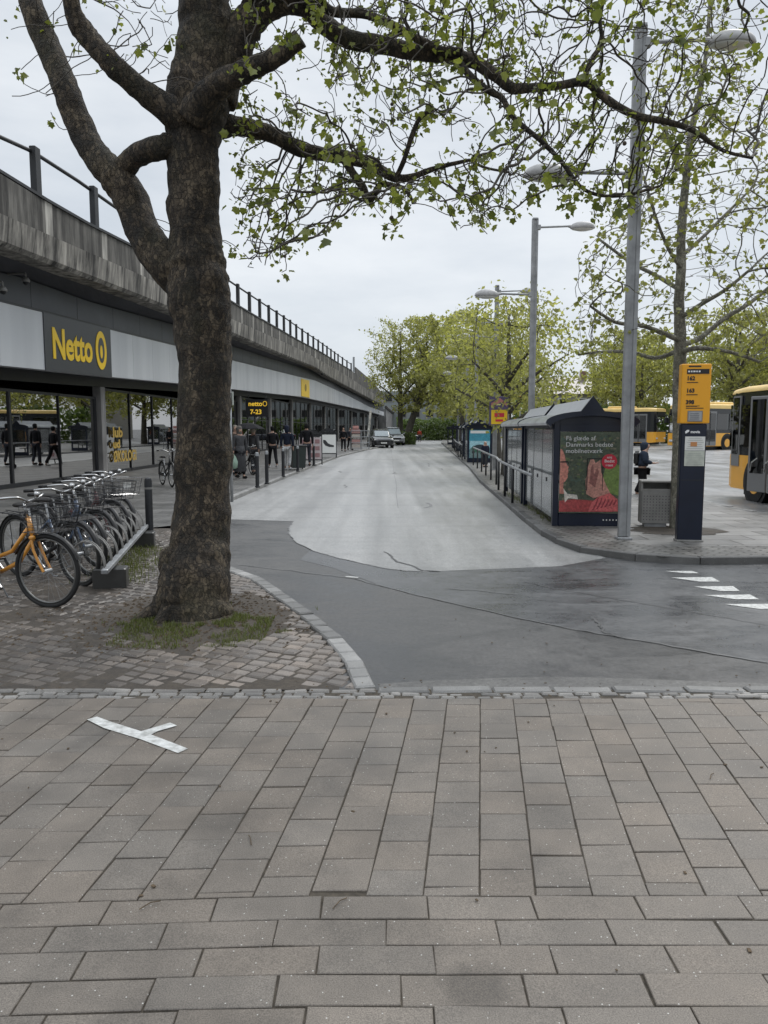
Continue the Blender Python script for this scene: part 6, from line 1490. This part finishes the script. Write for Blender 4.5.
    if openleaf:
        for yy,an in openleaf:
            b=MB(); b.box((-.28,yy,1.42),(.05,.62,2.2),rz=an,bev=.01); lf=b.build('open_door_leaf',M['bus_grey'],t)
            b=MB(); b.box((-.28,yy,1.6),(.06,.46,1.7),rz=an); b.build('leaf_glass',M['bus_glass'],lf)
            b=MB(); b.tube([(-.36,yy-.15,1.1),(-.42,yy,1.0),(-.42,yy+.05,.8)],.02,6); b.build('leaf_handle',M['chrome'],lf)
    for wy in wheels:
        for x in (0,Wd):
            s_=-1 if x==0 else 1
            b=MB(); b.tube([(x+s_*.012,wy,.5),(x-s_*.1,wy,.5)],.60,26); ar=b.build('wheel_arch',M['black_plastic'],t)
            b=MB(); b.tube([(x+s_*.03,wy,.48),(x-s_*.25,wy,.48)],.48,26); w=b.build('wheel',M['rubber'],t)
            b=MB(); b.tube([(x+s_*.035,wy,.48),(x+s_*.02,wy,.48)],.27,18); b.build('rim',M['bus_yellow'] ,w)
    b=MB(); b.box((Wd/2,L/2,.22),(Wd-.5,L-1,.2)); b.build('chassis',M['black_plastic'],t)
    # coloured swoosh and number on the flank
    b=MB(); b.box((-.004,L*.45,.7),(.006,.5,.05)); b.build('flank_mark',M['paper'],body)
    return t
# nearest bus: its end at Y~20, flank facing the island, running towards the camera side
t=bus((8.93,8.1,-.02),0,'nearest yellow and black bus at the right edge with open grey door leaves',L=12.0,doors=(3.0,7.4),wheels=(5.2,10.4),narrow=11.5,rt=.15,openleaf=((9.75,R(12)),(9.1,R(-14))),Hb=2.82)
q=P(634,445,66); t=bus((P(655,430,60).x,60,.40),R(50),'parked yellow bus showing its front between lamp post and yellow totem',L=9.5,doors=(1.3,5.2),wheels=(2.9,7.2))
t=bus((P(690,430,50).x-1.0,51.5,.36),R(-60),'parked yellow bus with grey doors just right of the totem',L=12,doors=(1.1,6.3),wheels=(2.9,9.2),side=1)
# ================================================================ PEOPLE
def skinmesh(name,V,E,Rd,root,m,parent,sub=1,rscale=None):
    me=bpy.data.meshes.new('sk'); me.from_pydata([tuple(v) for v in V],E,[]); o=bpy.data.objects.new('sk',me); COL.objects.link(o)
    md=o.modifiers.new('s','SKIN'); md.use_smooth_shade=True; md.branch_smoothing=.4
    for i,v in enumerate(me.skin_vertices[0].data): 
        r=Rd[i]; v.radius=r if isinstance(r,tuple) else (r,r); v.use_root=(i==root)
    sb=o.modifiers.new('u','SUBSURF'); sb.levels=sub; sb.render_levels=sub
    bpy.context.view_layer.update(); dg=bpy.context.evaluated_depsgraph_get(); m2=bpy.data.meshes.new_from_object(o.evaluated_get(dg)); bpy.data.objects.remove(o)
    m2.name=name; m2.materials.clear(); m2.materials.append(m); m2.polygons.foreach_set('use_smooth',[True]*len(m2.polygons))
    r=bpy.data.objects.new(name,m2); COL.objects.link(r); r.parent=parent; return r
SK=mat('skin',(.36,.22,.16),.55,var=.08,vs=20)
def cm(n,c,r=.85): return M.setdefault('cl_'+n,mat('cloth_'+n,c,r,var=.2,vs=14,bump=.3,bs=80,spec=.15))
def person(loc,rz,label,top,legs,hair,Hs=1.75,stride=.0,coat=0,hood=False,armf=(0,0),bag=None,backpack=False,bend=0.0,scarf=None,shoe=(.02,.02,.02),hat=None):
    """faces local -y; armf = forward lift of (left,right) forearm"""
    t=thing('person',label,'person',loc,rz); k=Hs/1.75
    def v(x,y,z): 
        if z>.95: y=y-(z-.95)*math.tan(bend)
        return (x*k,y*k,z*k)
    V=[v(0,0,.95),v(0,0,1.12),v(0,.01,1.30),v(0,.015,1.44),v(0,.0,1.52),v(0,-.005,1.60),v(0,-.005,1.68),v(0,-.0,1.73)]
    Rd=[(.15,.105),(.135,.095),(.155,.105),(.12,.08),(.05,.05),(.072,.082),(.078,.092),(.05,.06)]
    E=[(0,1),(1,2),(2,3),(3,4),(4,5),(5,6),(6,7)]
    # nose, ears
    def addv(p,r,frm): V.append(p); Rd.append(r); E.append((frm,len(V)-1)); return len(V)-1
    addv(v(0,-.105,1.615),.011,5)
    hands=[]
    armidx=[]
    for s_,fl in ((-1,armf[0]),(1,armf[1])):
        sh=addv(v(s_*.185,.01,1.41),.055,3); el=addv(v(s_*.235,.03-.08*fl,1.13+.03*fl),.042,sh)
        wr=addv(v(s_*(.24-.1*fl),-.0-.27*fl,.90+.22*fl),.029,el); armidx.append((sh,el,wr))
        d=Vector((0,-.35*(fl>0.2),-1)).normalized() if fl<.3 else Vector((0,-1,.1)).normalized()
        w_=Vector(V[wr]); pm_=addv(tuple(w_+d*.07*k),(.032,.018),wr); hands.append(Vector(V[pm_]))
        side=Vector((0,1,0)) if fl<.3 else Vector((1,0,0))
        for i,(o_,ln) in enumerate(((-.028,.062),(-.01,.075),(.01,.07),(.028,.055))):
            b0=Vector(V[pm_])+side*o_*k; a=addv(tuple(b0+d*.035*k),.0095,pm_); addv(tuple(b0+d*ln*k+Vector((0,-.012*k,0))),.008,a)
        addv(tuple(w_+d*.03*k+(-side if s_ else side)*.045*k),.01,wr)
    for s_ in (-1,1):
        st=stride*s_; hp=addv(v(s_*.09,0,.90),.085,0); kn=addv(v(s_*.1,-.03-st*.25,.50),.058,hp); an=addv(v(s_*.1,.02-st*.5+(.06 if st<0 else 0),.09+(.03 if st<0 else 0)),.038,kn); addv(v(s_*.11,-.13-st*.5,.04),.036,an)
    skinmesh('body',V,E,Rd,0,SK,t)
    # ears, eyes
    # jacket
    e=.022; jv=[V[i] for i in range(0,4)]; jr=[(.185,.14),(.165,.13),(.185,.135),(.14,.10)]; je=[(0,1),(1,2),(2,3)]
    jv.append(v(0,.005,1.49)); jr.append((.07,.065)); je.append((3,4))
    for (sh,el,wr) in armidx:
        n=len(jv); w_=Vector(V[wr]).lerp(Vector(V[el]),.08); jv+=[V[sh],V[el],tuple(w_)]; jr+=[.08,.064,.05]; je+=[(3,n),(n,n+1),(n+1,n+2)]
    skinmesh('coat' if coat else 'jacket',jv,je,jr,0,top,t)
    if coat:
        b=MB(); b.lathe([(.2,.95-coat),(.215,.97-coat),(.19,.8),(.17,.95),(.16,1.1)],18,sx=1.0*k,sy=.8*k); 
        b.v=[(x,y,z*k) for x,y,z in b.v]; b.build('coat_skirt',top,t,smooth=True)
    tv=[V[0]];trd=[(.16,.12)];te=[]
    for s_ in (-1,1):
        st=stride*s_; n=len(tv); tv+=[v(s_*.09,0,.87),v(s_*.1,-.03-st*.25,.50),v(s_*.1,.02-st*.5+(.06 if st<0 else 0),.12+(.03 if st<0 else 0))]; trd+=[.105,.078,.068]; te+=[(0,n),(n,n+1),(n+1,n+2)]
    skinmesh('trousers',tv,te,trd,0,legs,t)
    for s_ in (-1,1):
        st=stride*s_; b=MB(); c=Vector(v(s_*.105,-.05-st*.5,.045+(.03 if st<0 else 0))); b.box(c,(.1*k,.27*k,.09*k),bev=.035); b.build('shoe',cm('shoe%d'%int(shoe[0]*100),shoe),t,smooth=True)
    hc=Vector(v(0,.012,1.655)); b=MB()
    if hood or hat or scarf:
        m_=top if hood else (cm('hat',hat) if hat else cm('scarf',scarf)); pr=[(.06,-.2),(.1,-.14),(.108,-.05),(.112,.02),(.1,.08),(.06,.115),(.001,.125)] if not hat else [(.095,.0),(.1,.03),(.09,.08),(.05,.11),(.001,.12)]
        b.lathe([(r*k,z*k) for r,z in pr],16,M=T(hc+Vector((0,.02*k,0))),sx=.88); b.build('hood' if hood else ('hat' if hat else 'headscarf'),m_,t,smooth=True)
    if not hood and not scarf:
        b=MB(); b.lathe([(r*k,z*k) for r,z in [(.07,-.09),(.088,-.05),(.097,.02),(.088,.075),(.05,.105),(.001,.11)]],16,M=T(hc+Vector((0,.02*k,0))),sx=.85); b.build('hair',cm('hair%d'%int(hair[0]*500),hair),t,smooth=True)
    if backpack:
        b=MB(); b.box(v(0,.2,1.25),(.32*k,.2*k,.48*k),bev=.07); g=b.build('backpack',M['black_plastic'],None); g.location=loc; g.rotation_euler=(0,0,rz); tag(g,label.split(' with')[0]+"'s dark backpack" if False else backpack,'backpack')
    return t,hands
def at_feet(px,py,z=.085): q=G(px,py,z); return (q.x,q.y,z)
blackc=cm('black',(.012,.012,.014)); navyc=cm('navy',(.016,.02,.035)); greyc=cm('grey',(.06,.06,.063)); lj=cm('light_jeans',(.38,.38,.38)); dj=cm('dark_jeans',(.03,.032,.04)); red=cm('red_jacket',(.35,.05,.03)); brown=cm('brown',(.07,.055,.045))
LW=at_feet(240.5,478.5); _,hh=person(LW,R(35),'woman in headscarf and long grey coat carrying a green bag beside the tree trunk',greyc,blackc,(.02,.02,.02),1.75,.15,coat=.72,scarf=(.12,.11,.1))
hp=Vector(LW)+RZ(R(35)).to_3x3()@hh[0]
b=MB(); b.lathe([(.08,-.5),(.16,-.46),(.17,-.25),(.1,-.1),(.03,-.02),(.02,.03)],12,sx=1,sy=.5); g=b.build('shopping_bag',pm('bag_green',(.3,.42,.33)),None,smooth=True); g.location=hp; tag(g,'pale green plastic shopping bag hanging from the woman in the long coat','bag')
person(at_feet(254,474),R(150),'person with pale hair and grey jacket behind the woman in the long coat',greyc,dj,(.25,.22,.18),1.72,.1)
person(at_feet(236,474.5),R(20),'person in brown coat half hidden between the tree trunk and the woman with headscarf',brown,dj,(.2,.18,.15),1.8,.0)
um=at_feet(249,474); t=thing('umbrella','open black umbrella held over the people under the Netto hours sign','umbrella',(um[0]+.0,um[1],1.75))
b=MB(); b.lathe([(.62,0),(.58,.04),(.35,.16),(.1,.22),(.001,.23)],8,sx=1,sy=.9); b.build('canopy',cm('umbrella',(.012,.012,.014)),t)
b=MB(); b.tube([(0,0,-.75),(0,0,.28)],.012,6); b.build('shaft',M['galv'],t)
b=MB(); b.tube([(0,0,-.75),(.03,0,-.83),(.07,0,-.8)],.016,6); b.build('handle',M['black_metal'],t)
person(at_feet(273,467.5),R(200),'man in black walking away toward the shop door in white shoes',blackc,blackc,(.01,.01,.01),1.78,.55,shoe=(.6,.6,.6),armf=(.2,.6),bend=R(4))
person(at_feet(287.5,470),R(175),'man in navy hoodie and light jeans standing with back turned beside the bin',navyc,lj,(.01,.01,.01),1.80,.12,shoe=(.5,.5,.5),hood=True)
person(at_feet(307,466.5),R(190),'person in black jacket standing behind the pink poster board',blackc,dj,(.015,.015,.015),1.9,.1)
person(at_feet(343.5,451.5),R(10),'distant person in dark clothes left of the goods trolley, farther left of two',blackc,blackc,(.02,.02,.02),1.8,.2)
person(at_feet(350,450),R(30),'distant person in dark clothes walking close beside the goods trolley',dj,blackc,(.02,.02,.02),1.8,.3)
person(at_feet(419.5,441.8,0),R(0),'far pedestrian in red jacket walking in the road toward the camera',red,dj,(.05,.04,.03),1.75,.3)
person(at_feet(411.5,441,0),R(0),'far pedestrian in pale top at the end of the road',cm('pale',(.4,.4,.38)),dj,(.05,.04,.03),1.6,.2)
pq=G(641,497,0); per,hh=person((pq.x,pq.y,0.0),R(75),'person in dark hooded jacket looking at a phone between lamp post and bin',cm('slate',(.03,.04,.06)),blackc,(.02,.02,.02),1.40,.1,hood=True,armf=(.9,.9),backpack='black backpack on the hooded person near the bus',bend=R(6)); per.scale=(1.22,1.22,1.0)
ph=MB(); ph.box((0,0,0),(.07,.012,.14),bev=.004); g=ph.build('mobile_phone',M['paper'],None); g.location=Vector((pq.x,pq.y,0))+RZ(R(75)).to_3x3()@((hh[0]+hh[1])/2+Vector((0,-.09,.03))); g.rotation_euler=(R(60),0,R(75)); tag(g,'pale phone held by the hooded person near the bus','phone')
person((4.95,47.3,.088),R(60),'waiting person in pale jacket inside the far open shelter',cm('pale2',(.3,.32,.38)),dj,(.1,.07,.05),1.75)
person((5.3,48.6,.088),R(80),'waiting person in dark jacket inside the far open shelter',blackc,dj,(.05,.03,.03),1.75)
q=G(485,467,.088); person((q.x,q.y,.088),R(20),'small child in navy jacket waiting before the teal advert',navyc,dj,(.3,.3,.28),1.12)
# ================================================================ FAR END
def facade(name,label,loc,wd,dp,h,fl,nw,wallm,rz=0,roof=None,winm='bus_dark',frm='paper'):
    t=thing(name,label,'building',loc,rz)
    b=MB(); b.box((0,dp/2,h/2),(wd,dp,h)); w=b.build('wall',wallm,t)
    for i in range(fl):
        for j in range(nw):
            x=-wd/2+wd*(j+.5)/nw; z=h*(i+.5)/fl+.2; b=MB(); b.box((x,-.03,z),(wd/nw*.62,.1,h/fl*.55)); f=b.build('window',M[frm],t); b=MB(); b.box((x,-.09,z),(wd/nw*.5,.04,h/fl*.44)); b.build('pane',M[winm],f)
    if roof:
        b=MB(); b.v=[(-wd/2-.4,-.5,h),(wd/2+.4,-.5,h),(wd/2+.4,dp+.5,h),(-wd/2-.4,dp+.5,h),(-wd/2-.4,dp/2,h+roof),(wd/2+.4,dp/2,h+roof)]; b.f=[[0,1,5,4],[2,3,4,5],[0,4,3],[1,2,5],[3,2,1,0]]; b.m=[0]*5; b.build('roof',pm('roof_brown',(.11,.09,.08)),t)
        b=MB(); b.box((wd*.25,dp/2,h+roof+.2),(.8,.8,1.4)); b.build('chimney',pm('brick_dark',(.2,.12,.09)),t)
    return t
facade('office_building','far glass fronted office building closing the end of the road',(8,160,0),34,12,9.5,3,12,pm('office_wall',(.2,.22,.22)),frm='grey_paint')
q=P(588,395,96); facade('house','pale house with brown roof seen above the first shelter roof',(q.x,104,0),9.5,8,6.4,2,4,pm('house_wall',(.35,.33,.29)),roof=2.4)
# hedges
def hedge(label,x0,x1,y,h,dp,n,s_=(.25,.5)):
    t=thing('hedge',label,'hedge',((x0+x1)/2,y,0)); b=MB()
    for i in range(n):
        x=random.uniform(x0,x1)-(x0+x1)/2; yy=random.uniform(-dp,dp)/2; z=random.uniform(0,h)*(1-.25*noise.noise(Vector((x*.4,y,2)))); q=Vector((x,yy,z)); s=random.uniform(*s_)
        n_=Vector([random.gauss(0,1) for _ in range(3)]).normalized(); a=n_.orthogonal().normalized(); c=n_.cross(a); k=len(b.v)
        b.v+=[tuple(q-a*s*.5),tuple(q+c*s*.3),tuple(q+a*s*.5),tuple(q-c*s*.3)]; b.f.append([k,k+1,k+2,k+3]); b.m.append(0)
    b.build('foliage',M['leaf_hedge'],t); b=MB()
    for i in range(max(3,int((x1-x0)/2))): xx=random.uniform(x0,x1)-(x0+x1)/2; b.tube([(xx,0,0),(xx+.1,.1,h*.8)],.06,5)
    b.build('stem',M['bark_far'],t)
hedge('green hedge closing the end of the road behind the pedestrians',2,13,120,3.4,3,5200)
hedge('low dark hedge at the foot of the trees beside the parked cars',1.3,3.6,88,1.5,2.5,1500,(.15,.3))
hedge('long hedge behind the parked buses on the far side of the plaza',12,75,73,3.8,3,8000,(.4,.8))
